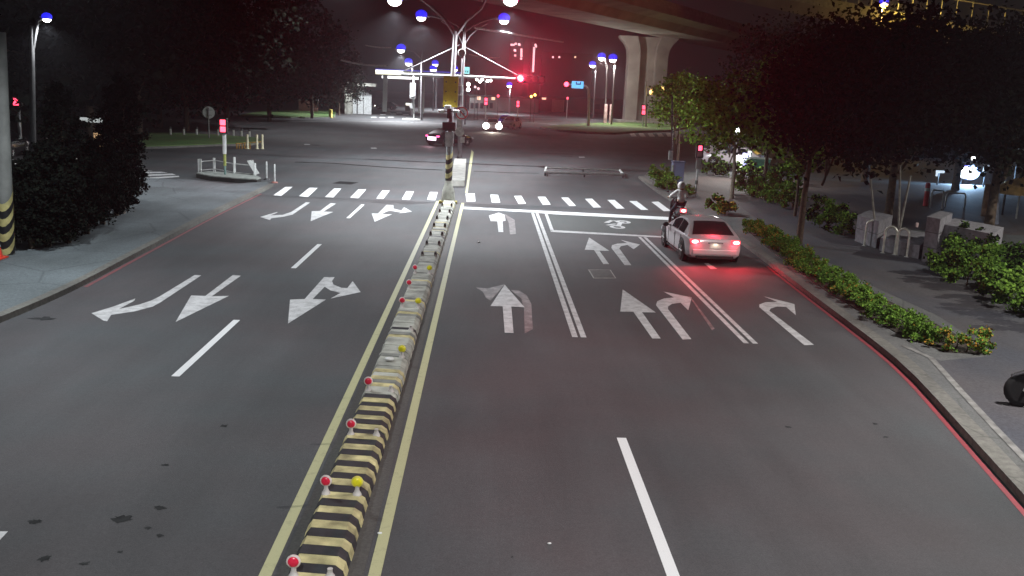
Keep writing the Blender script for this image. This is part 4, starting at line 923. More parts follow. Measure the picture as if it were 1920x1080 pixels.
person("person", "person in dark clothes standing behind the hedge beside the lit white panel", (c.x, c.y, KH), R(170), stand, mat("dark_jacket", (.05, .07, .09), .8), mat("grey_trousers", (.16, .17, .17), .85), mat("dark_hair", (.012, .01, .01), .6), None, WHITE)
# motorcycle whose front just enters the frame at the right edge
c = P(1894, 760, KH)
tm_ = thing("motorcycle", "black motorcycle cut off by the right edge of the picture on the dark path", "motorcycle", c, R(75))
def lw(y, r_=.29):
    mb = MB(); mb.lathe([(.19, -.05), (r_*.94, -.055), (r_, -.02), (r_, .02), (r_*.94, .055), (.19, .05)], (0, y, r_), 20, axis='x'); w = mb.build("wheel", RUBBER, tm_)
    mb = MB(); mb.lathe([(.19, -.02), (.19, .02)], (0, y, r_), 16, axis='x'); mb.build("rim", STEEL, w)
lw(-.15); lw(-1.35)
mb = MB()
for sx in (-.07, .07): mb.tube([(sx, -.15, .29), (sx, -.36, .80)], .022, 8)
mb.build("fork", STEEL, tm_)
mb = MB(); loft(mb, [(-1.6, .06, .62, .74), (-1.1, .15, .42, .80), (-.7, .16, .34, .84), (-.45, .13, .62, .92), (-.3, .08, .74, .94)]); loft(mb, [(-.42, .10, .58, .62), (-.15, .08, .60, .63), (.05, .06, .50, .54)]); mb.build("body", SCP, tm_, sharp=50)
mb = MB(); loft(mb, [(-1.5, .1, .78, .84), (-1.1, .15, .78, .86), (-.75, .12, .80, .86)]); mb.build("seat", BLACK, tm_)
mb = MB(); mb.lathe([(.09, 0), (.085, .05), (.01, .06)], (0, -.27, .84), 14, axis='y'); mb.build("headlight", mat("headlight_unlit", (.5, .5, .52), .1, .2, 0), tm_)
mb = MB(); mb.tube([(-.36, -.52, 1.0), (-.15, -.42, 1.02), (.15, -.42, 1.02), (.36, -.52, 1.0)], .018, 8); mb.build("handlebar", STEEL, tm_)
# ================================================================== VIADUCT, BUILDINGS, STATION
vd = (P(1000, 230)-P(1000, 230))
a0 = Vector((-2, 122, 0)); a1 = Vector((20, 160, 0)); dv = (a1-a0).normalized(); nv = Vector((dv.y, -dv.x, 0))     # axis of the near edge
ZD = 15.9
t = thing("viaduct", "concrete viaduct crossing high over the junction on a broad flared pier", "viaduct", (0, 0, 0))
sec = [(0, .9), (.2, .1), (2.2, -.1), (3.4, 0), (3.8, -1.6), (11.2, -1.6), (11.6, 0), (14.8, .1), (15, .9)]
sec = [(0, 1.3), (0, .45), (2.6, 0.05), (3.6, -1.0), (11.4, -1.0), (12.4, .05), (15, .45), (15, 1.3)]
mb = MB(); s0, s1 = a0-dv*70, a0+dv*230; vs = []
for q in (s0, s1):
    for u, z in sec: vs.append(tuple(q+nv*u+Vector((0, 0, ZD+z))))
n = len(sec); mb.add(vs, [(i, i+1, n+i+1, n+i) for i in range(n-1)]+[(n-1, 0, n, 2*n-1)]+[tuple(range(n))[::-1], tuple(range(n, 2*n))], 0)
mb.build("deck", CONC, t)
mb = MB()
for u0 in (.05, 14.75):
    q0, q1 = s0+nv*u0, s1+nv*u0; mb.prism([q0, q1, q1+nv*.2, q0+nv*.2], ZD+1.3, ZD+2.2)
mb.build("parapet", CONC2, t)
mb = MB()
for k in range(24):
    q = s0+dv*(6+k*12.5); mb.slab([tuple(q+nv*3.62+Vector((0, 0, ZD-1.004))), tuple(q+nv*11.4+Vector((0, 0, ZD-1.004))), tuple(q+nv*11.4+dv*.12+Vector((0, 0, ZD-1.004))), tuple(q+nv*3.62+dv*.12+Vector((0, 0, ZD-1.004)))], .01)
mb.build("expansion_joint", DSTEEL, t)
pb = P(1207, 232); YP = pb.y
def pier(base, w, d):
    mb = MB(); hw = w/2; prof = [(1.0, 0), (1.0, ZD-4.4), (1.05, ZD-3.2), (1.2, ZD-2.2), (1.45, ZD-1.3), (1.5, ZD-.95)]
    vs = []; 
    for s_, z in prof:
        x = hw*s_
        ring = [(-x, -d), (-x*.40, -d), (-x*.36, -d+1.1), (x*.36, -d+1.1), (x*.40, -d), (x, -d), (x, d), (-x, d)]
        vs += [(base.x+px_, base.y+py_, z) for px_, py_ in ring]
    n = 8; fs = [(i*n+q, i*n+(q+1) % n, (i+1)*n+(q+1) % n, (i+1)*n+q) for i in range(len(prof)-1) for q in range(n)]+[tuple((len(prof)-1)*n+q for q in range(n))]
    mb.add(vs, fs); return mb.build("pier", CONC, t)
pier(pb+Vector((0, 1.5, 0)), 6.9, 1.5)
q = s0+dv*250+nv*7.5; pier(Vector((q.x, q.y, 0)), 6.9, 1.5)
mb = MB(); mb.prism([(pb.x-5, pb.y-2.5), (pb.x+5, pb.y-2.5), (pb.x+5, pb.y+5), (pb.x-5, pb.y+5)], 0, .5); mb.build("footing", CONC2, t)
q = a0-dv*29+nv*2; mb = MB(); mb.box((q.x, q.y, ZD-.12), (.9, .9, .16)); h_ = mb.build('deck_fill_lamp', E_WHITE, t); lamp(t, (q.x, q.y, ZD-.5), 7500, (.95, .97, 1), 128, .6, .3)  # unseen lamp added under the deck to fill the dark junction
# upper ramp with sodium-lit railing at top right
t2 = thing("ramp_bridge", "upper ramp of the interchange with a railing glowing in orange sodium light", "bridge", (0, 0, 0))
r0, r1 = Q(1500, 4, 118), Q(1790, 62, 100)
mb = MB(); d2 = (r1-r0); n2 = Vector((d2.y, -d2.x, 0)).normalized()*-9
q0, q1 = r0-d2*.6, r1+d2*.5
mb.slab([tuple(q0), tuple(q1), tuple(q1+n2), tuple(q0+n2)], 1.4); mb.build("deck", CONC, t2)
mb = MB(); mb.slab([tuple(q0+Vector((0, 0, 0))), tuple(q1), tuple(q1+Vector((0, 0, 1.0))), tuple(q0+Vector((0, 0, 1.0)))], .25); mb.build("parapet", CONC2, t2)
for k in range(26):
    a = q0.lerp(q1, k/25)+Vector((0, 0, 1.0)); mb = MB(); mb.tube([a, a+Vector((0, 0, 2.4))], .07, 5)
    if k < 26: mb.build("rail_post", STEEL, t2)
mb = MB(); mb.tube([q0+Vector((0, 0, 3.3)), q1+Vector((0, 0, 3.3))], .08, 5); mb.build("top_rail", STEEL, t2)
c = Q(1657, 9, 104); sl = thing("street_lamp", "orange sodium lamp on the upper ramp at the top right", "street lamp", (c.x, c.y, c.z-6))
mb = MB(); mb.tube([(.0, .3, -2), (0, .3, 6)], .1, 6); mb.build("pole", STEEL, sl); lamp_head(sl, (0, 0, 6), 0, 1.7, 0, m=E_SODIUM); lamp(sl, (0, -.5, 5.3), 1900, (1, .62, .12), None, radius=.2)
# far towers with lit windows
def tower(label, x0, x1, ytop, Y, wins):
    a, b = Q(x0, 150, Y), Q(x1, 150, Y); zt = Q((x0+x1)/2, ytop, Y).z; w = b.x-a.x
    t = thing("tower_block", label, "building", ((a.x+b.x)/2, Y+6, 0)); mb = MB(); mb.box((0, 0, zt/2), (w, 12, zt)); mb.box((0, 0, zt+1), (w*.4, 5, 2)); mb.build("wall", mat("tower_wall", (.05, .035, .04), .8), t)
    for (px_, py_) in wins:
        q = Q(px_, py_, Y); mb = MB(); mb.box((q.x-t.location.x, -6.05, q.z), (1.0, .12, 1.0)); mb.build("window", E_WIN2, t)
tower("distant dark tower block with scattered lit windows left of the red signal's glow", 953, 980, 76, 460, [(959, 84), (963, 84), (967, 82), (974, 84), (973, 83), (965, 94), (966, 95), (977.5, 93), (977.5, 97), (977.5, 101), (977.5, 105), (977, 110), (966, 104)])
tower("distant dark tower block with one column of lit stair windows", 992, 1016, 78, 480, [(1004, 84), (1005, 87)]+[(1001.5-k*.17, 90+k*3.6) for k in range(13)])
far_bits = [(1037, 107, E_WIN2), (1049, 107, E_WIN2), (1079, 107, E_WIN)]
a = Q(1030, 100, 420); t = thing("tower_block", "faint broad block far off with three single lit windows", "building", (a.x+8, 426, 0)); zt = Q(1060, 99, 420).z
mb = MB(); mb.box((0, 0, zt/2), (22, 10, zt)); mb.build("wall", mat("tower_wall", (.05, .035, .04), .8), t)
for x, y, m in far_bits:
    q = Q(x, y, 420); mb = MB(); mb.box((q.x-t.location.x, -5.05, q.z), (.8, .12, .8)); mb.build("window", m, t)
# low dark buildings behind the junction
def block(label, x0, x1, ytop, Y, d, col, wins=(), cat="building", name="building", base_dz=0):
    a, b = Q(x0, 200, Y), Q(x1, 200, Y); zt = Q((x0+x1)/2, ytop, Y).z; w = b.x-a.x
    t = thing(name, label, cat, ((a.x+b.x)/2, Y+d/2, 0)); mb = MB(); mb.box((0, 0, zt/2), (w, d, zt)); mb.build("wall", mat("wall_%d_%d" % (x0, ytop), col, .85, 0, .25, .4), t)
    mb = MB(); mb.box((0, 0, zt+.15), (w+.6, d+.6, .3)); mb.build("roof", mat("roof_dark", (.06, .06, .06), .8), t)
    for px_, py_, sw, sh, m in wins:
        q = Q(px_, py_, Y); mb = MB(); mb.box((q.x-t.location.x, -d/2-.04, q.z), (sw, .12, sh)); mb.build("window", m, t)
    return t
GW = mat("unlit_window", (.02, .025, .03), .15, 0, 0)
block("long grey low building behind the far kerb, half lit by the junction lamps", 880, 1010, 183, 215, 14, (.20, .19, .18), [(885+k*9, 198, .7, 1.2, GW) for k in range(5)]+[(898, 178+6, .8, .8, E_WIN), (925, 178+6, .8, .8, E_WIN)])
block("dark red low building stretching right of the mast's red light", 1012, 1165, 186, 235, 12, (.09, .05, .05), [(1046, 203, 3.0, 4.2, mat("pale_shutter", (.35, .28, .2), .7)), (1012+8, 184, 1, .7, E_WIN), (1120, 200, 1.2, 1.2, GW)])
block("dark reddish building behind the left trees", 10, 290, 178, 150, 12, (.06, .028, .03), [(30+k*22, 205, 1.6, 1.6, GW) for k in range(10)])
block("pale concrete tower standing behind the trees at the upper left corner", -60, 66, -40, 170, 14, (.10, .10, .10), [(50, 70, 1.2, 8, GW), (20, 70, 1.2, 8, GW)])
block("shop front with scattered lit windows seen through the trees on the right", 1440, 1560, 180, 120, 10, (.05, .05, .05), [(1483, 262, .7, .5, E_WIN), (1478, 255, .6, .9, E_WIN), (1512, 277, .5, .5, E_PANEL), (1552, 280, .4, .9, E_PANEL), (1445, 248, 1.6, .4, E_PANEL), (1480, 288, .6, .8, E_WIN), (1583, 332, .5, .5, E_PANEL), (1500, 245, .5, 1.2, E_PANEL), (1460, 250, .5, .5, E_PANEL)])
block("dark building with a strip of lights behind the plaza at the right edge", 1660, 2000, 215, 95, 12, (.045, .045, .05), [(1905, 275, 1.4, .5, E_PANEL), (1745, 265, .5, 1.6, emat("dim_blue_window", (.3, .5, .8), .5)), (1755, 250, .9, .4, emat("dim_grey_window", (.6, .7, .7), .35)), (1770, 322, 1.6, .5, E_PANEL), (1852, 315, .6, .7, E_PANEL)])
# roadside guard wall and wide low brown wall at left of the station
a, b = P(558, 210), P(612, 209); t = thing("boundary_wall", "low brown brick boundary wall beside the yellow bollard across the junction", "wall", ((a.x+b.x)/2, a.y+1, 0))
mb = MB(); mb.box((0, 0, .9), (b.x-a.x, .4, 1.8)); mb.build("wall", mat("brown_brick", (.20, .10, .08), .85, 0, .3, 3), t)
mb = MB(); mb.box((0, 0, 1.86), (b.x-a.x+.2, .6, .12)); mb.build("coping", CONC2, t)
# station: canopy with lit edges, columns, white gate with panels
YS = P(700, 214).y
l0, r0_ = Q(704, 134, YS), Q(868, 143, YS)
t = thing("fuel_canopy", "filling station canopy edged with glowing white and yellow strips", "canopy", ((l0.x+r0_.x)/2, YS, 0)); ox, oy = t.location.x, t.location.y
zc = (l0.z+r0_.z)/2
mb = MB(); mb.box((0, 5, zc), (r0_.x-l0.x, 10, .75)); mb.build("roof", mat("canopy_white", (.5, .5, .52), .6), t)
mb = MB(); mb.box((0, -.03, zc-.12), (r0_.x-l0.x, .06, .40)); mb.build("light_strip", E_STRIP, t)
mb = MB(); w = r0_.x-l0.x; mb.box((-w*.34, -.03, zc+.22), (w*.32, .06, .28)); mb.build("light_strip", emat("strip_white", (1, 1, 1), 2.2), t)
mb = MB(); mb.box((0, -.03, zc+.46), (w, .06, .14)); mb.build("blue_fringe", emat("blue_fringe_glow", (.02, .02, 1), .55), t)  # glowing strip copies the blue lens fringe over the bright edge
l1, r1_ = Q(712, 143.5, YS+7), Q(792, 147.5, YS+7)
mb = MB(); mb.box(((l1.x+r1_.x)/2-ox, 10.2, (l1.z+r1_.z)/2), (r1_.x-l1.x, .1, .42)); mb.build("light_strip", emat("strip_white", (1, 1, 1), 2.2), t)
for px_ in (716, 786):
    q = Q(px_, 200, YS); mb = MB(); mb.box((q.x-ox, 4.5, zc/2), (1.0 if px_ > 750 else .7, .7, zc-.7)); mb.build("column", mat("column_green_grey", (.33, .36, .33), .6), t)
lamp(t, (0, 4.5, zc-.7), 5000, (.95, 1, 1), 165, .6, .3)
for k, px_ in enumerate((688, 742)):
    q = P(px_, 207+k*1); tt = thing("fuel_pump", ("low dark green" if k == 0 else "white topped")+" fuel pump "+("at the left end of" if k == 0 else "in the middle under")+" the station canopy", "fuel pump", (q.x+2*k, q.y+3, 0)); mb = MB(); mb.box((0, 0, .8), (1.0, .6, 1.6)); mb.build("cabinet", mat("pump_green", (.08, .15, .11), .5), tt, bevel=.05); mb = MB(); mb.box((0, -.31, 1.3), (.7, .03, .4)); mb.build("display", E_PANEL if k else GW, tt)
gl, gr = Q(648, 154, YS-4), Q(698, 157, YS-4)
t = thing("station_kiosk", "grey gateway kiosk with a row of tall white panels left of the canopy", "kiosk", (gl.x, YS-4, 0)); w = gr.x-gl.x
mb = MB(); mb.box((.55, 0, gl.z/2), (1.1, 1.4, gl.z)); mb.build("pillar", CONC2, t)
mb = MB(); mb.box((w/2+.6, .2, gl.z-.25), (w, 1.2, .5)); mb.build("lintel", CONC2, t)
for k, (px_, pt) in enumerate(((660, 180), (674, 160), (681, 172), (686, 174), (691, 177))):
    q = Q(px_+3, pt, YS-2); mb = MB(); mb.box((q.x-gl.x, 2, q.z/2), (1.0 if k < 2 else .5, .25, q.z)); mb.build("panel", mat("panel_white", (.55, .57, .58), .5), t, bevel=.03)
lamp(t, (w*.6, -3.5, 6.5), 2500, (.95, 1, 1), 150, .6, .2)  # bare lamp added to brighten the kiosk panels and walls
# sign pole on its small island near the station
c = P(776, 225); YQ = c.y
t = thing("sign_post", "slim pole with a tall white sign on a tiny island by the station", "sign post", c); f = lambda x, y: Q(x, y, YQ)-c
mb = MB(); mb.tube([(0, 0, 0), f(776, 140)], .12, 8); mb.build("post", WHITE, t)
q = f(774, 170); mb = MB(); mb.box(q+Vector((0, -.15, 0)), (.8, .12, 2.2)); mb.build("panel", emat("panel_lit_white", (.9, .95, 1), .8), t)
q = f(773, 198); mb = MB(); mb.lathe([(.42, -.03), (.42, .03)], (q.x, -.15, q.z), 18, axis='y'); q = f(774, 181); mb.ball((q.x, -.1, q.z), .4, 10, 7); mb.build("disc", WHITE, t)
mb = MB(); mb.lathe([(1.4, 0), (1.35, .2), (.01, .24)], (-.3, 0, 0), 18); mb.build("island_base", CONC2, t)
q = P(837, 203); t = thing("lit_pillar", "small glowing bluish white pillar sign left of the yellow board's foot", "sign", q); mb = MB(); mb.box((0, 0, 1.1), (1.0, .5, 2.2)); mb.build("panel", emat("pillar_glow", (.6, .75, 1), 1.6), t, bevel=.08); mb = MB(); mb.box((0, 0, 2.9), (1.1, .5, 1.1)); mb.build("cap", E_BLUE, t, bevel=.1)
# red and white striped marker post by the pier
c = P(1134, 234); t = thing("marker_post", "thick pinkish white marker post at the foot of the lamp poles by the pier", "marker post", c); mb = MB(); mb.tube([(0, 0, 0), (0, 0, 3.3)], .28, 10); mb.build("sleeve", mat("pink_white", (.55, .38, .38), .6, 0, .4, 1.5), t); mb = MB(); mb.tube([(.9, .5, 0), (.9, .5, 3.3)], .22, 10); mb.build("sleeve", mat("pink_white", (.5, .3, .3)), t)
# amber signal gantry right of the pier
c = P(1211, 241); t = thing("signal_post", "post with two amber lights on a short arm in front of the bridge pier", "signal post", c); f = lambda x, y: Q(x, y, c.y)-c
mb = MB(); mb.tube([(0, 0, 0), f(1211, 152)], .12, 8); mb.tube([f(1211, 163), f(1245, 165), f(1278, 165)], .10, 8); mb.tube([f(1243, 166), f(1242, 142)], .05, 6); mb.build("post", STEEL, t)
q = f(1238, 171); mb = MB(); mb.box(q, (3.0, .4, .75)); mb.build("housing", mat("amber_housing", (.30, .17, .04), .6), t, bevel=.05)
for x, y in ((1222, 173), (1240, 167)):
    q = f(x, y); mb = MB(); mb.ball((q.x, -.3, q.z), .42, 10, 7); mb.build("lens", emat("amber", (1, .62, .18), 3.5), t)
# stays and overhead wires
def wire(label, a, b, r_=.035, sag=.0):
    a, b = Q(*a), Q(*b); m_ = (a+b)/2-Vector((0, 0, sag)); mb = MB(); mb.tube([a, a.lerp(m_, .5)-Vector((0, 0, sag*.25)), m_, m_.lerp(b, .5)-Vector((0, 0, sag*.25)), b], r_, 6)
    return tag(mb.build("overhead_cable", mat("cable_pale", (.6, .58, .6), .5), loc=None), label, "cable")
wire("thick pale overhead cable sloping right from the double lamps toward the viaduct", (890, 52, 56), (1056, 79, 80), .06)
wire("pale overhead cable on the left ending above the canopy's end", (640, 113, 110), (724, 123, 118), .10, .2)
wire("short overhead cable higher up at left of the curved lamp", (686, 85, 110), (733, 89, 115), .08, .1)
wire("thin overhead cable behind the mast running right into the red glow", (880, 102, 90), (936, 108, 96), .04, .1)
# hoardings, hydrants etc. far left lights
c = P(20, 300); t = thing("car", "car seen through the hedge at the left edge, only its red lights showing", "car", (0, 0, 0)); bpy.data.objects.remove(t)
cl = make_car("car", "car behind the left hedge with its red tail lights glowing", DCAR, 4.3, 1.72, 1.5, tail=E_RED2, detail=False); cl.location = (c.x-1, c.y, 0); cl.rotation_euler = (0, 0, R(10))
lamp(cl, (0, -.5, .8), 60, (1, .05, .1), 160, .7, .1, aim=(0, -1, 0))
# ================================================================== VEGETATION
def leaves(mb, c, rad, n, size, mats_w, clumps=None, shell=.55, flat=1., seed=None):
    """leaf-sized faces gathered in clumps through an ellipsoid volume; uneven outline with gaps"""
    rng = random.Random(seed); c = Vector(c); rx, ry, rz = rad; clumps = clumps or max(8, n//45); cl = []
    for _ in range(clumps):
        while True:
            u = Vector((rng.uniform(-1, 1), rng.uniform(-1, 1), rng.uniform(-1, 1)))
            if shell < u.length < 1: break
        cl.append((Vector((u.x*rx, u.y*ry, u.z*rz)), rng.uniform(.16, .34)*(rx+ry+rz)/3))
    tot = sum(mats_w)
    for k in range(n):
        ce, r_ = cl[rng.randrange(clumps)]
        p = c+ce+Vector((rng.gauss(0, .5), rng.gauss(0, .5), rng.gauss(0, .42)))*r_
        a = Vector((rng.uniform(-1, 1), rng.uniform(-1, 1), rng.uniform(-.7, .7)*flat)).normalized(); b = a.cross(Vector((rng.uniform(-1, 1), rng.uniform(-1, 1), rng.uniform(-1, 1)))).normalized()
        s_ = size*rng.uniform(.6, 1.4); w = s_*.42; x = rng.uniform(0, tot); m = 0
        while x > mats_w[m]: x -= mats_w[m]; m += 1
        q = a*s_; nn = a.cross(b)*w*.25
        mb.add([p-q*.5, p+b*w+nn, p+q*.5, p-b*w+nn], [(0, 1, 2, 3)], m)
TREES = {}
def tree(name, label, loc_, h, rad, n, size, mats_, w, bark=BARK, trunk_r=.14, group=None, key=None, clear=.35, seed=1, lean=0., cat="tree"):
    t = thing(name, label, cat, loc_, 0, group); rng = random.Random(seed); cz = h-rad[2]*.95
    mb = MB(); top_ = Vector((lean, 0, cz*.9)); mb.tube([(0, 0, -.1), (lean*.0+.02, .02, cz*.35), (lean*.08-.02, 0, cz*.62), top_], [trunk_r*1.25, trunk_r, trunk_r*.8, trunk_r*.5], 9)
    for k in range(7):
        a = k*.9+rng.random(); s_ = .45+.07*k; p0 = Vector((lean*s_, 0, cz*.9*s_+.1)); p1 = Vector((lean, 0, cz))+Vector((math.cos(a)*rad[0]*.62, math.sin(a)*rad[1]*.62, rng.uniform(-.5, .5)*rad[2]))
        mb.tube([p0, p0.lerp(p1, .5)+Vector((0, 0, .12*rad[2])), p1], [trunk_r*.45, trunk_r*.3, trunk_r*.1], 6)
    mb.build("trunk", bark, t)
    mb = MB(); leaves(mb, (lean, 0, cz), rad, n, size, w, seed=seed, clumps=max(18, n//60), shell=.25)
    mb.build("crown", mats_, t); return t
DARKS = [L_DK, L_GR]
# young lit street trees at the right kerb
Lm = [L_LT, L_GR, L_DK]
tree("street_tree", "young street tree with lit green leaves leaning over the planted verge by the crossing", P(1371, 377), 6.3, (2.2, 2.0, 2.0), 5600, .17, Lm, (6, 3, .6), PBARK, .09, "lit young trees by the crossing", seed=3, lean=-.55)
tree("street_tree", "smaller bushy tree with olive leaves behind the blue cabinet", P(1268, 330), 6.6, (1.7, 1.6, 1.9), 4200, .17, [L_LT, L_GR, L_BR], (4, 4, 1), BARK, .07, "lit young trees by the crossing", seed=5, lean=-.4)
tree("street_tree", "green tree whose crown fills the gap above the parked pale car", P(1432, 352), 7.2, (2.7, 2.4, 2.6), 5600, .18, [L_GR, L_DK, L_LT], (5, 1.2, 3), BARK, .10, "lit young trees by the crossing", seed=8, lean=.1)
tree("street_tree", "low bright green young tree behind the slim dark trunk", P(1490, 405, KH), 4.3, (1.5, 1.4, 1.3), 2600, .15, [L_GR, L_DK, L_LT], (5, 1, 4), BARK, .06, "lit young trees by the crossing", seed=9, lean=.0)
# big dark crowns on the right
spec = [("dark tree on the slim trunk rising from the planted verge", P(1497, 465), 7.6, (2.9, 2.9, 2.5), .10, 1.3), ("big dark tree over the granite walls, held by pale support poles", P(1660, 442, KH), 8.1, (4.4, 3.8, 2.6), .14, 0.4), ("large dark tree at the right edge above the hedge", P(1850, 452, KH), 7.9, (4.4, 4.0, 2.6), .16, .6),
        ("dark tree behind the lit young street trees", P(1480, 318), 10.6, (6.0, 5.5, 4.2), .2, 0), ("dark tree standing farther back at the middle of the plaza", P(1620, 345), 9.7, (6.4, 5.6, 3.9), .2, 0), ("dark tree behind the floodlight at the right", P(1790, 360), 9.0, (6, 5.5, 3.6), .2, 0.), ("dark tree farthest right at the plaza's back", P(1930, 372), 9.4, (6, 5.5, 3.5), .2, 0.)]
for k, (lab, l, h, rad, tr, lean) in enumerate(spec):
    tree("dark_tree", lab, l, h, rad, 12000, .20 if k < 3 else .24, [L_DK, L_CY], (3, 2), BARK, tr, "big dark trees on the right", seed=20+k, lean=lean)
# dark trees across the left side
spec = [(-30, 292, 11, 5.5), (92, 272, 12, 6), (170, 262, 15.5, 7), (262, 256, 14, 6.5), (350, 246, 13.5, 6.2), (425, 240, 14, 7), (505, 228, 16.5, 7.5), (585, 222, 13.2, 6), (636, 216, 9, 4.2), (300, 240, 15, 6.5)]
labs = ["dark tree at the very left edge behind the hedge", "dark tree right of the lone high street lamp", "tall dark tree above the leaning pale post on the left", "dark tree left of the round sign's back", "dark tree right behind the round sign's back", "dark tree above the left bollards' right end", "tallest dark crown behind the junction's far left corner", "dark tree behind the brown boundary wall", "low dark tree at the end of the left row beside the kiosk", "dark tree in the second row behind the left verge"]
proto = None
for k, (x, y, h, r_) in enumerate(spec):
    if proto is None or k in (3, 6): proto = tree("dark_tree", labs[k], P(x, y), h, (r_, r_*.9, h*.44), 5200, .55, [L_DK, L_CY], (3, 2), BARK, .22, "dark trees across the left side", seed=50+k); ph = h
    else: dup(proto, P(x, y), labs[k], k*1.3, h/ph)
# pale leaning post among them
a, b = P(229, 262), 0
t = thing("leaning_post", "thin pale post leaning slightly in front of the left dark trees", "post", a); f = lambda x, y: Q(x, y, a.y)-a
mb = MB(); mb.tube([(0, 0, 0), f(228, 206), f(223, 143), f(219, 130)], [.13, .12, .10, .06], 7); mb.build("post", mat("faded_post", (.16, .15, .15), .7), t)
# clipped cypress-like columns on the left pavement
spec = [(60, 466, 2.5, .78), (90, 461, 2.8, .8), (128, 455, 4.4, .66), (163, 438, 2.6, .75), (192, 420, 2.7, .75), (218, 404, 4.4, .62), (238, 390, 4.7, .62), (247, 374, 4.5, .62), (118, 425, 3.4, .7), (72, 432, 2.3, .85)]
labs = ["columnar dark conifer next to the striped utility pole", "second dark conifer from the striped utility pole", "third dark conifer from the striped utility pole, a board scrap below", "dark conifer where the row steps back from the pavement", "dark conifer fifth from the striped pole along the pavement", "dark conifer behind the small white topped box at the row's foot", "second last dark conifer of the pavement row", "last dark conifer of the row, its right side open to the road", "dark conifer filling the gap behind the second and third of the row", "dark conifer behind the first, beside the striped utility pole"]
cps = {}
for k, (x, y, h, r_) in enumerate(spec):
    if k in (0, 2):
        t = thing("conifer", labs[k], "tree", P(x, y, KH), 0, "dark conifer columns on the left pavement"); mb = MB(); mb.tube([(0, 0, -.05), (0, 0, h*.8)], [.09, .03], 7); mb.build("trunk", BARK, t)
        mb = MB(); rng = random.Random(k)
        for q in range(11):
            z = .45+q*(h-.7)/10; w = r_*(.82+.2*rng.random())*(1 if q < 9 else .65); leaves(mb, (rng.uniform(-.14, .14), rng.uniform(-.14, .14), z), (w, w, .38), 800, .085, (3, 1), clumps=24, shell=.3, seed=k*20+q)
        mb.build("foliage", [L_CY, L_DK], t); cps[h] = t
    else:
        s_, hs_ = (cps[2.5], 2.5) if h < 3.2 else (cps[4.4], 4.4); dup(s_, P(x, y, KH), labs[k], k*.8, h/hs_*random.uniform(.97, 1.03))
# hedges and shrubs on the right
def hedge(name, label, line, w, h, n, size, mats_, wts, seed=1, cat="hedge", zb=KH, stems=True):
    c = line[0]; t = thing(name, label, cat, (c.x, c.y, zb)); rng = random.Random(seed); mb = MB()
    L_ = [(b-a).length for a, b in zip(line, line[1:])]; tl = sum(L_)
    for i, (a, b) in enumerate(zip(line, line[1:])):
        m = max(1, int(L_[i]/(w*.55)))
        for k in range(m):
            p = a.lerp(b, (k+rng.random())/m)-c; hh = h*rng.uniform(.72, 1.12); p.z = 0
            ww = list(wts)
            if len(ww) > 2: ww[2] *= rng.choice((0, 0, .4, 1, 7))
            leaves(mb, p+Vector((rng.uniform(-.08, .08), rng.uniform(-.08, .08), hh*.55)), (w*.55, w*.55, hh*.52), int(n*L_[i]/tl/m)+1, size, ww, clumps=12, shell=.2, seed=seed*1000+i*40+k)
    mb.build("foliage", mats_, t)
    mb = MB()
    for i, (a, b) in enumerate(zip(line, line[1:])):
        m = max(2, int(L_[i]/.5))
        for k in range(m):
            p = a.lerp(b, (k+.5)/m)-c; mb.tube([(p.x, p.y, -.05), (p.x+rng.uniform(-.1, .1), p.y, h*.6)], [.02, .01], 5)
    mb.build("stems", BARK, t); return t
V_ = lambda pts: [P(x, y, KH) for x, y in pts]
mixo = [L_GR, L_LT, L_OR]
hedge("planting_strip", "long low strip of orange and green shrubs running beside the footpath", V_([(1408, 432), (1452, 462), (1500, 497), (1560, 540), (1620, 578), (1690, 622), (1760, 650), (1800, 660), (1843, 664)]), .82, .52, 42000, .055, [L_GR, L_LT, L_OR], (7, 2.2, .6), 3, "shrub strip")
so = MB(); a = V_([(1392, 424), (1445, 470), (1552, 548), (1680, 624), (1770, 660), (1842, 664), (1840, 652), (1740, 600), (1615, 540), (1500, 478), (1425, 420)]); so.prism([tuple(p[:2]) for p in a], KH-.1, KH+.012); struct(so.build("planting_soil", mat("soil", (.035, .028, .02), .95, 0, .4, 6)))
hedge("hedge", "bright green bushy hedge along the footpath at the right edge", V_([(1765, 510), (1800, 530), (1850, 550), (1905, 580), (1960, 610)]), 1.25, 1.15, 17000, .09, [L_GR, L_LT, L_DK], (5, 3, 2), 4)
hedge("hedge", "second row of dark green hedge behind the bright one at the right edge", V_([(1790, 492), (1860, 515), (1940, 550)]), 1.1, 1.2, 9000, .09, [L_GR, L_DK], (3, 3), 6)
hedge("hedge", "yellow green hedge between the slim dark trunk and the granite block", V_([(1530, 425), (1560, 435), (1590, 445)]), 1.1, 1.15, 7000, .08, [L_GR, L_LT, L_DK], (5, 3, 2), 5)
hedge("hedge", "bushy hedge with brown and yellow leaves beyond the path, behind the young tree", V_([(1395, 362), (1430, 374), (1470, 388), (1500, 398)]), 1.3, 1.3, 10000, .10, [L_GR, L_LT, L_BR], (5, 2.5, 2), 7)
hedge("hedge", "dark hedge in front of the person and the parked pale car", V_([(1330, 328), (1370, 333), (1420, 336), (1480, 346)]), 1.4, 1.1, 4800, .15, [L_GR, L_DK], (3, 4), 8)
hedge("shrub", "brown topped clipped shrub at the bend beside the white sedan", V_([(1340, 398), (1366, 405)]), 1.0, .75, 3600, .09, [L_GR, L_BR, L_OR], (4, 3, .6), 9, "shrub")
hedge("shrub", "rounded green shrub on the corner in front of the blue cabinet", V_([(1222, 343), (1240, 351), (1252, 358)]), 1.2, 1.0, 3400, .11, [L_GR, L_LT], (5, 2), 10, "shrub")
hedge("shrub", "low brownish green shrub at the cabinet's foot behind the rider", V_([(1278, 365), (1290, 372)]), .9, .55, 1600, .09, [L_GR, L_BR], (3, 3), 11, "shrub")
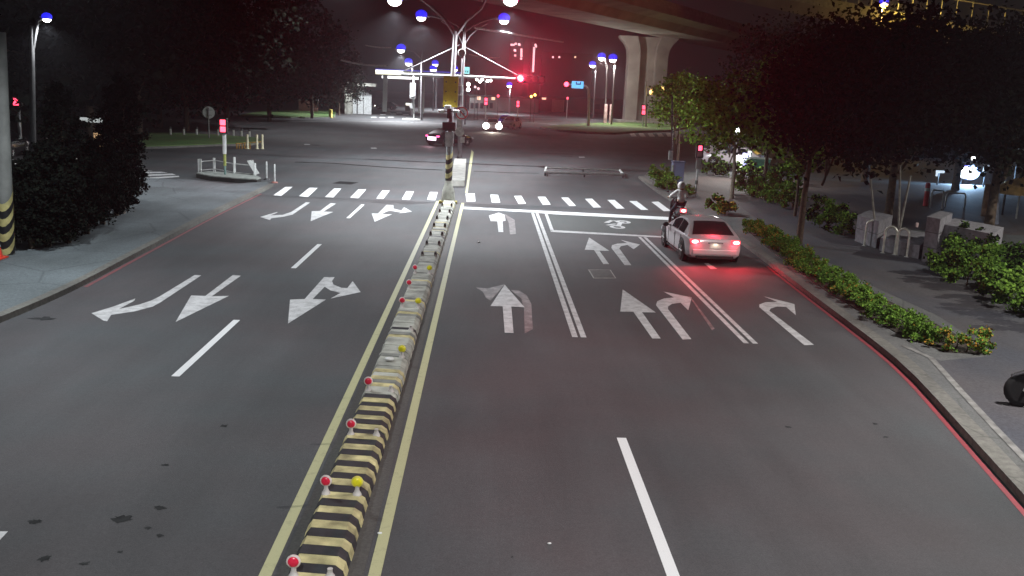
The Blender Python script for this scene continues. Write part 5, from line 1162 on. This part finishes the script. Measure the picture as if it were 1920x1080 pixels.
# ================================================================== RIGHT-HAND FURNITURE
c = P(1266, 352, KH); t = thing("utility_cabinet", "tall blue grey utility cabinet on a yellow green plinth at the crossing corner", "utility cabinet", c)
hh = (Q(1266, 304, c.y)-c).z; mb = MB(); mb.box((.1, .2, hh/2+.12), (.62, .5, hh-.24)); mb.build("cabinet", mat("cabinet_blue", (.20, .24, .38), .45, .1, .1, 3), t, bevel=.02)
mb = MB(); mb.box((.1, .2, hh+.02), (.70, .58, .06)); mb.box((-.12, -.06, hh*.5), (.02, .02, hh*.8)); mb.build("lid", mat("lid_blue", (.14, .16, .26), .5), t)
mb = MB(); mb.box((-.12, .0, .15), (.30, .4, .5)); mb.build("plinth", mat("plinth_green", (.40, .46, .12), .7), t)
mb = MB(); mb.box((-.24, -.06, hh*.5), (.08, .06, hh-.3)); mb.build("conduit", mat("conduit_pale", (.42, .46, .40), .6), t)
c = P(1262, 345, KH); t = thing("dark_pole", "slim dark pole rising behind the blue cabinet into the olive tree", "pole", c); f = lambda x, y: Q(x, y, c.y)-c
mb = MB(); mb.tube([(0, .4, 0), f(1263, 180)+Vector((0, .4, 0))], .055, 8); mb.build("post", DSTEEL, t); q = f(1261, 292); mb = MB(); mb.box((q.x-.05, .3, q.z), (.22, .2, .5)); mb.build("box", STEEL, t)
# inverted-U bicycle stands
for k, (x, y, yt) in enumerate(((1631, 462, 413), (1666, 476, 424), (1690, 480, 423))):
    c = P(x, y, KH); lab = ("left", "middle", "right")[k]+" one of three pale inverted U bicycle stands before the granite wall"
    h_ = (Q(x, yt, c.y)-c).z; rz = R(-18)
    if k == 0:
        t = thing("bicycle_stand", lab, "bicycle stand", c, rz, "bicycle stands by the granite wall"); w = .19
        mb = MB(); pts = [(-w, 0, 0), (-w, 0, h_-w)]+[(-w*math.cos(a*math.pi/8), 0, h_-w+w*math.sin(a*math.pi/8)) for a in range(1, 8)]+[(w, 0, h_-w), (w, 0, 0)]
        mb.tube(pts, .036, 10); mb.build("hoop", mat("stand_cream", (.85, .84, .72), .4, .3), t); s0_ = t
        mb = MB()
        for x_ in (-w, w): mb.lathe([(.08, 0), (.08, .012), (.05, .016)], (x_, 0, 0), 12)
        mb.build("foot_plate", STEEL, t)
    else: dup(s0_, c, lab, R(-25-15*k))
# granite walls / planters
def granite(label, pts, h, cap=True, seams=1, name="granite_planter"):
    c = P(*pts[0], KH); t = thing(name, label, "planter", c); poly = [P(x, y, KH)-c for x, y in pts]; mb = MB(); hh = h/seams
    for k in range(seams): mb.prism([tuple(p[:2]) for p in poly], k*hh+(.0 if k == 0 else .012), (k+1)*hh)
    mb.build("block", STONE, t, bevel=.015)
    mb = MB(); ce = sum(poly, Vector())/len(poly); mb.prism([tuple((ce+(p-ce)*.985)[:2]) for p in poly], .01, h-.02); mb.build("core", mat("joint_dark", (.05, .05, .05), .9), t); return t
granite("left granite block with a pale upright end beside the bicycle stands", [(1602, 452), (1642, 466), (1668, 452), (1625, 440)], .95, seams=2)
granite("right granite block wall with a pale square end pillar behind the hedge", [(1727, 490), (1752, 496), (1775, 480), (1752, 474)], 1.45, seams=3, name="granite_pillar")
granite("long low granite wall running right from the square pillar", [(1756, 488), (1850, 512), (1872, 495), (1780, 474)], 1.2, seams=2, name="granite_wall")
granite("dark granite planter bed holding the staked tree between the blocks", [(1648, 470), (1722, 486), (1745, 462), (1672, 448)], .45, seams=1)
# trunk support poles
for k, (x0, y0, x1, y1) in enumerate(((1645, 462, 1630, 318), (1684, 462, 1688, 310), (1678, 474, 1707, 330))):
    c = P(x0, y0, KH); e = Q(x1, y1, c.y+.3)-c; mb = MB(); mb.tube([(0, 0, 0), e], [.04, .034], 7)
    tag(mb.build("support_pole", WOODP, loc=c), ("leaning", "upright", "second leaning")[k]+" pale support pole of the staked tree, "+("left of the bicycle stands", "above the right stand", "right of the upright one")[k], "support pole")
# white sheet on the hedge, litter cup, notice
c = Q(1857, 467, P(1850, 500).y-.2); mb = MB(); mb.slab([(-.16, 0, -.13), (.14, -.05, -.17), (.17, -.03, .12), (-.13, .02, .16)], .01); t = tag(mb.build("paper_sheet", WHITE, loc=c), "white sheet of paper lying crooked on the hedge before the granite wall", "paper")
c = P(1716, 448, KH); t = thing("paper_cup", "small pale paper cup on the ledge between the bicycle stands and the pillar", "cup", (c.x, c.y, KH+.45)); mb = MB(); mb.lathe([(.04, 0), (.055, .16), (.05, .16), (.035, .02)], n=12); mb.build("cup", mat("cup_pink", (.7, .5, .48), .6), t)
# lit floodlight, red barrier, railing, lamp post, yellow canopy and stripes board
c = Q(1808, 323, 62); t = thing("floodlight", "round floodlight blazing white and blue under the dark trees on the right", "floodlight", (c.x, c.y, 0)); mb = MB(); mb.lathe([(.55, 0), (.50, .14), (.30, .26), (.01, .28)], (0, 0, c.z), 18, axis='y'); o = mb.build("lamp_glass", emat("flood_white", (1, 1, 1), 7), t); o.scale = (1.0, 1, .70); o.location.z = c.z*.30
mb = MB(); mb.lathe([(.62, .02), (.62, -.3), (.35, -.5)], (.50, .12, c.z), 18, axis='y'); o = mb.build("housing", E_BLUE, t); o.scale = (1, 1, .8); o.location.z = c.z*.2  # glowing blue drum imitates lens flare beside the floodlight
mb = MB(); mb.tube([(.1, .5, 0), (.1, .5, c.z)], .06, 8); mb.build("post", DSTEEL, t); lamp(t, (0, -.6, c.z), 1700, (.40, .66, 1), None, radius=.2)
c = Q(1825, 297, 66); t = thing("small_light", "tiny white light just above and right of the floodlight", "light", (c.x, c.y, 0)); mb = MB(); mb.ball((0, 0, c.z), .13, 10, 6); mb.build("bulb", E_WHITE, t); mb = MB(); mb.tube([(0, .2, 0), (0, .2, c.z)], .04, 6); mb.build("post", DSTEEL, t)
for k, (x, y) in enumerate(((1763, 322), (1852, 313), (1915, 276))):
    c = Q(x, y, 60); t = thing("small_light", ("hooked pale light left of the floodlight", "small bluish light between the floodlight and the tall post", "row of bluish lights at the picture's right edge")[k], "light", (c.x, c.y, 0)); mb = MB(); mb.box((0, 0, c.z), (.55 if k != 1 else .25, .1, .16)); mb.box((-.2, 0, c.z-.15), (.12, .1, .3)); mb.build("bulb", emat("pale_blue_light", (.7, .85, 1), 1.0), t, bevel=.03); mb = MB(); mb.tube([(0, .2, 0), (0, .2, c.z)], .05, 6); mb.build("post", DSTEEL, t)
c = P(1866, 420, KH); f = lambda x, y: Q(x, y, c.y)-c
t = thing("lamp_post", "grey blue post standing behind the granite wall near the right edge", "post", c); mb = MB(); mb.tube([(0, 0, 0), f(1868, 345)], .14, 10); mb.tube([f(1868, 345), f(1873, 250)], .085, 10); mb.lathe([(.16, 0), (.16, .12)], tuple(f(1870, 322)), 10); mb.build("post", mat("post_bluegrey", (.30, .33, .42), .45, .3), t)
c = P(1735, 386, KH); t = thing("barrier_post", "glossy red post behind the granite pillar", "bollard", c); mb = MB(); mb.lathe([(.12, 0), (.12, 1.1), (.1, 1.16), (.01, 1.18)], n=12); mb.build("shaft", RED, t); mb = MB(); mb.lathe([(.124, .75), (.124, .9)], n=12); mb.build("band", WHITE, t)
for k, (x0, x1, yb, yt) in enumerate(((1744, 1766, 390, 356), (1772, 1808, 388, 361))):
    a, b = P(x0, yb, KH), P(x1, yb+2, KH); h_ = (Q(x0, yt, a.y)-a).z; t = thing("bicycle_stand", ("left", "right")[k]+" one of two wide pale hoops beside the red post under the trees", "bicycle stand", a, 0, "hoops beside the red post"); e = b-a
    mb = MB(); mb.tube([(0, 0, 0), (0, 0, h_-.15), e*.08+Vector((0, 0, h_)), e*.92+Vector((0, 0, h_)), e+Vector((0, 0, h_-.15)), e], .04, 8); mb.build("hoop", STEEL, t)
c = P(1905, 410, KH); t = thing("market_umbrella", "tan parasol like canopy at the right edge under the trees", "parasol", c); f = (Q(1905, 345, c.y)-c).z
mb = MB(); mb.lathe([(1.15, f-.45), (1.1, f-.25), (.6, f+.1), (.02, f+.35)], n=8); mb.build("canopy", mat("tan_fabric", (.40, .26, .10), .8), t); mb = MB(); mb.tube([(0, 0, 0), (0, 0, f+.2)], .04, 8); mb.build("pole", STEEL, t)
c = Q(1889, 352, 44); t = thing("striped_light", "small stack of white green lit bars beside the tan parasol", "light", (c.x, c.y, 0)); mb = MB()
for k in range(3): mb.box((0, 0, c.z+(k-1)*.22), (.32, .12, .10))
mb.build("light_bar", emat("bar_light", (.85, 1, .85), 1.0), t); mb = MB(); mb.tube([(0, .1, 0), (0, .1, c.z)], .05, 6); mb.build("post", DSTEEL, t)
c = P(1845, 405, KH); t = thing("wooden_post", "brown wooden post left of the grey blue post", "post", c); mb = MB(); mb.tube([(0, 0, 0), (0, 0, 1.5)], .16, 9); mb.build("post", mat("brown_wood", (.22, .13, .07), .8), t)
# lit panel with blue edge and green bin by the parked car
c = P(1387, 320, KH); t = thing("lit_panel", "bright white lit panel with a deep blue edge beside the green bin", "light box", c); h_ = (Q(1386, 292, c.y)-c).z; mb = MB(); mb.box((-.18, 0, h_/2), (.62, .3, h_)); mb.build("panel", E_PANEL, t, bevel=.06); mb = MB(); mb.box((.32, .02, h_*.6), (.38, .34, h_*1.2)); mb.build("edge", E_BLUE, t, bevel=.05); mb = MB(); mb.tube([(.62, 0, 0), (.62, 0, h_*1.35)], .12, 8); mb.build("post", WHITE, t)
lamp(t, (-.2, -.6, h_*1.2), 260, (1, 1, .95), None, radius=.25)
c = P(1420, 326, KH); t = thing("waste_bin", "dark green wheeled bin with a pale lid in front of the parked car", "bin", c); mb = MB(); mb.box((0, 0, .55), (1.3, .8, .9), 0, 0, 1.08); mb.build("body", mat("bin_green", (.03, .14, .10), .5), t, bevel=.03); mb = MB(); mb.box((0, 0, 1.05), (1.5, .95, .08)); mb.build("lid", mat("lid_pale", (.35, .42, .38), .5), t, bevel=.02)
mb = MB()
for x_ in (-.5, .5): mb.lathe([(.1, -.04), (.1, .04)], (x_, -.3, .1), 12, axis='x')
mb.build("wheel", RUBBER, t)
c = Q(1383, 243, 58); t = thing("plaza_fill_lamp", "white park lamp added among the leaves above the hedge to brighten the plaza", "lamp", (c.x, c.y, KH)); mb = MB(); mb.lathe([(.06, 0), (.05, c.z-KH-.2)], n=8); mb.build("post", DSTEEL, t); mb = MB(); mb.lathe([(.12, -.2), (.2, 0), (.14, .16), (.02, .2)], (0, 0, c.z-KH), 12); mb.build("globe", emat("fill_globe", (1, 1, .95), 3), t); lamp(t, (0, -.3, c.z-KH), 900, (1, .96, .92), None, radius=.2)  # lamp put among the leaves to brighten the plaza
# ================================================================== LEFT EDGE
c = P(13, 476, KH); f = lambda x, y: Q(x, y, c.y)-c
t = thing("utility_pole", "thick grey utility pole wrapped in black and yellow hazard stripes at the left edge", "utility pole", c)
mb = MB(); mb.tube([(0, 0, 0), f(2, 140)], [.20, .16], 14); mb.tube([f(2, 140), f(0, 60)], [.16, .14], 14); mb.build("pole", mat("pole_concrete", (.17, .18, .17), .8, 0, .2, 3), t)
mb = MB(); n = 16; z = .05; k = 0; H_ = f(8, 362).z
while z < H_:
    r_ = .207-z*.008; vs = []
    for q in range(n+1):
        a = 2*math.pi*q/n; dz = .30*math.sin(a)
        for zz in (z, z+.20): vs.append((f(2, 140).x*zz/f(2, 140).z+r_*math.cos(a), r_*math.sin(a), max(.0, zz+dz)))
    mb.add(vs, [(2*q, 2*q+2, 2*q+3, 2*q+1) for q in range(n)], k % 2, True); z += .20; k += 1
mb.build("hazard_wrap", [BLACK, mat("hazard_yellow", (.42, .38, .16), .6)], t)
c = P(6, 480, KH); t = thing("traffic_cone", "orange red traffic cone at the foot of the striped utility pole", "traffic cone", (c.x, c.y-.35, KH)); mb = MB(); mb.box((0, 0, .02), (.42, .42, .04)); mb.lathe([(.16, .04), (.035, .72), (.03, .74)], n=16); mb.build("cone", mat("cone_red", (.75, .06, .03), .5, 0, .05), t); mb = MB(); mb.lathe([(.116, .30), (.082, .47)], n=16); mb.build("band", WHITE, t)
c = P(226, 400, KH); t = thing("small_box", "small box with a white top on the pavement at the conifers' foot", "box", c); mb = MB(); mb.box((0, 0, .2), (.30, .2, .4)); mb.build("body", mat("box_brown", (.16, .13, .11), .8), t); mb = MB(); mb.box((0, 0, .43), (.40, .25, .05)); mb.build("lid", WHITE, t)
c = P(133, 438, KH); t = thing("wood_scrap", "pale board scrap lying under the third conifer", "board", c); mb = MB(); mb.box((0, 0, .12), (.75, .12, .05), .1); mb.build("board", mat("pale_board", (.30, .28, .25), .8), t)
c = P(37, 456, KH); t = thing("marker_stub", "tiny white stub on the pavement beside the utility pole", "stub", c); mb = MB(); mb.lathe([(.05, 0), (.05, .22), (.01, .24)], n=8); mb.build("stub", WHITE, t)
for k, (x, y, col, lab) in enumerate(((150, 309, (.7, .7, .65), "white box light between the conifers"), (21, 312, (.7, .7, .7), "upright white tag beside the utility pole"), (185, 262, (.8, .5, .25), "amber streak of light seen over the conifers"), (97, 263, (.8, .7, .7), "small pinkish light seen over the conifers"), (170, 225, (.6, .65, .65), "pale bar of light on the dark building"), (177, 291, (.8, .8, .75), "small round white light low behind the conifers"))):
    c = Q(x, y, 62 if k > 1 else 30); t = thing("small_light", lab, "light", (c.x, c.y, 0)); mb = MB(); s_ = .012*c.y; mb.box((0, 0, c.z), (s_*(2 if k == 4 else .8), .08, s_*(.4 if k == 4 else 1.2))); mb.build("bulb", emat("left_light_%d" % k, col, .7), t, bevel=.02); mb = MB(); mb.tube([(0, .1, 0), (0, .1, max(.1, c.z))], .03, 6); mb.build("post", DSTEEL, t)
# ================================================================== NIGHT AIR
hz = MB(); hz.box((0, 295, 40), (1240, 720, 84))
hm = bpy.data.materials.new("haze"); hm.use_nodes = True; nt = hm.node_tree; nt.nodes.remove(nt.nodes["Principled BSDF"])
pv = nt.nodes.new("ShaderNodeVolumePrincipled"); pv.inputs["Color"].default_value = (.86, .88, .97, 1); pv.inputs["Density"].default_value = .0006; pv.inputs["Anisotropy"].default_value = .72
nt.links.new(pv.outputs[0], nt.nodes["Material Output"].inputs["Volume"])
o = hz.build("haze", hm); o["kind"] = "stuff"
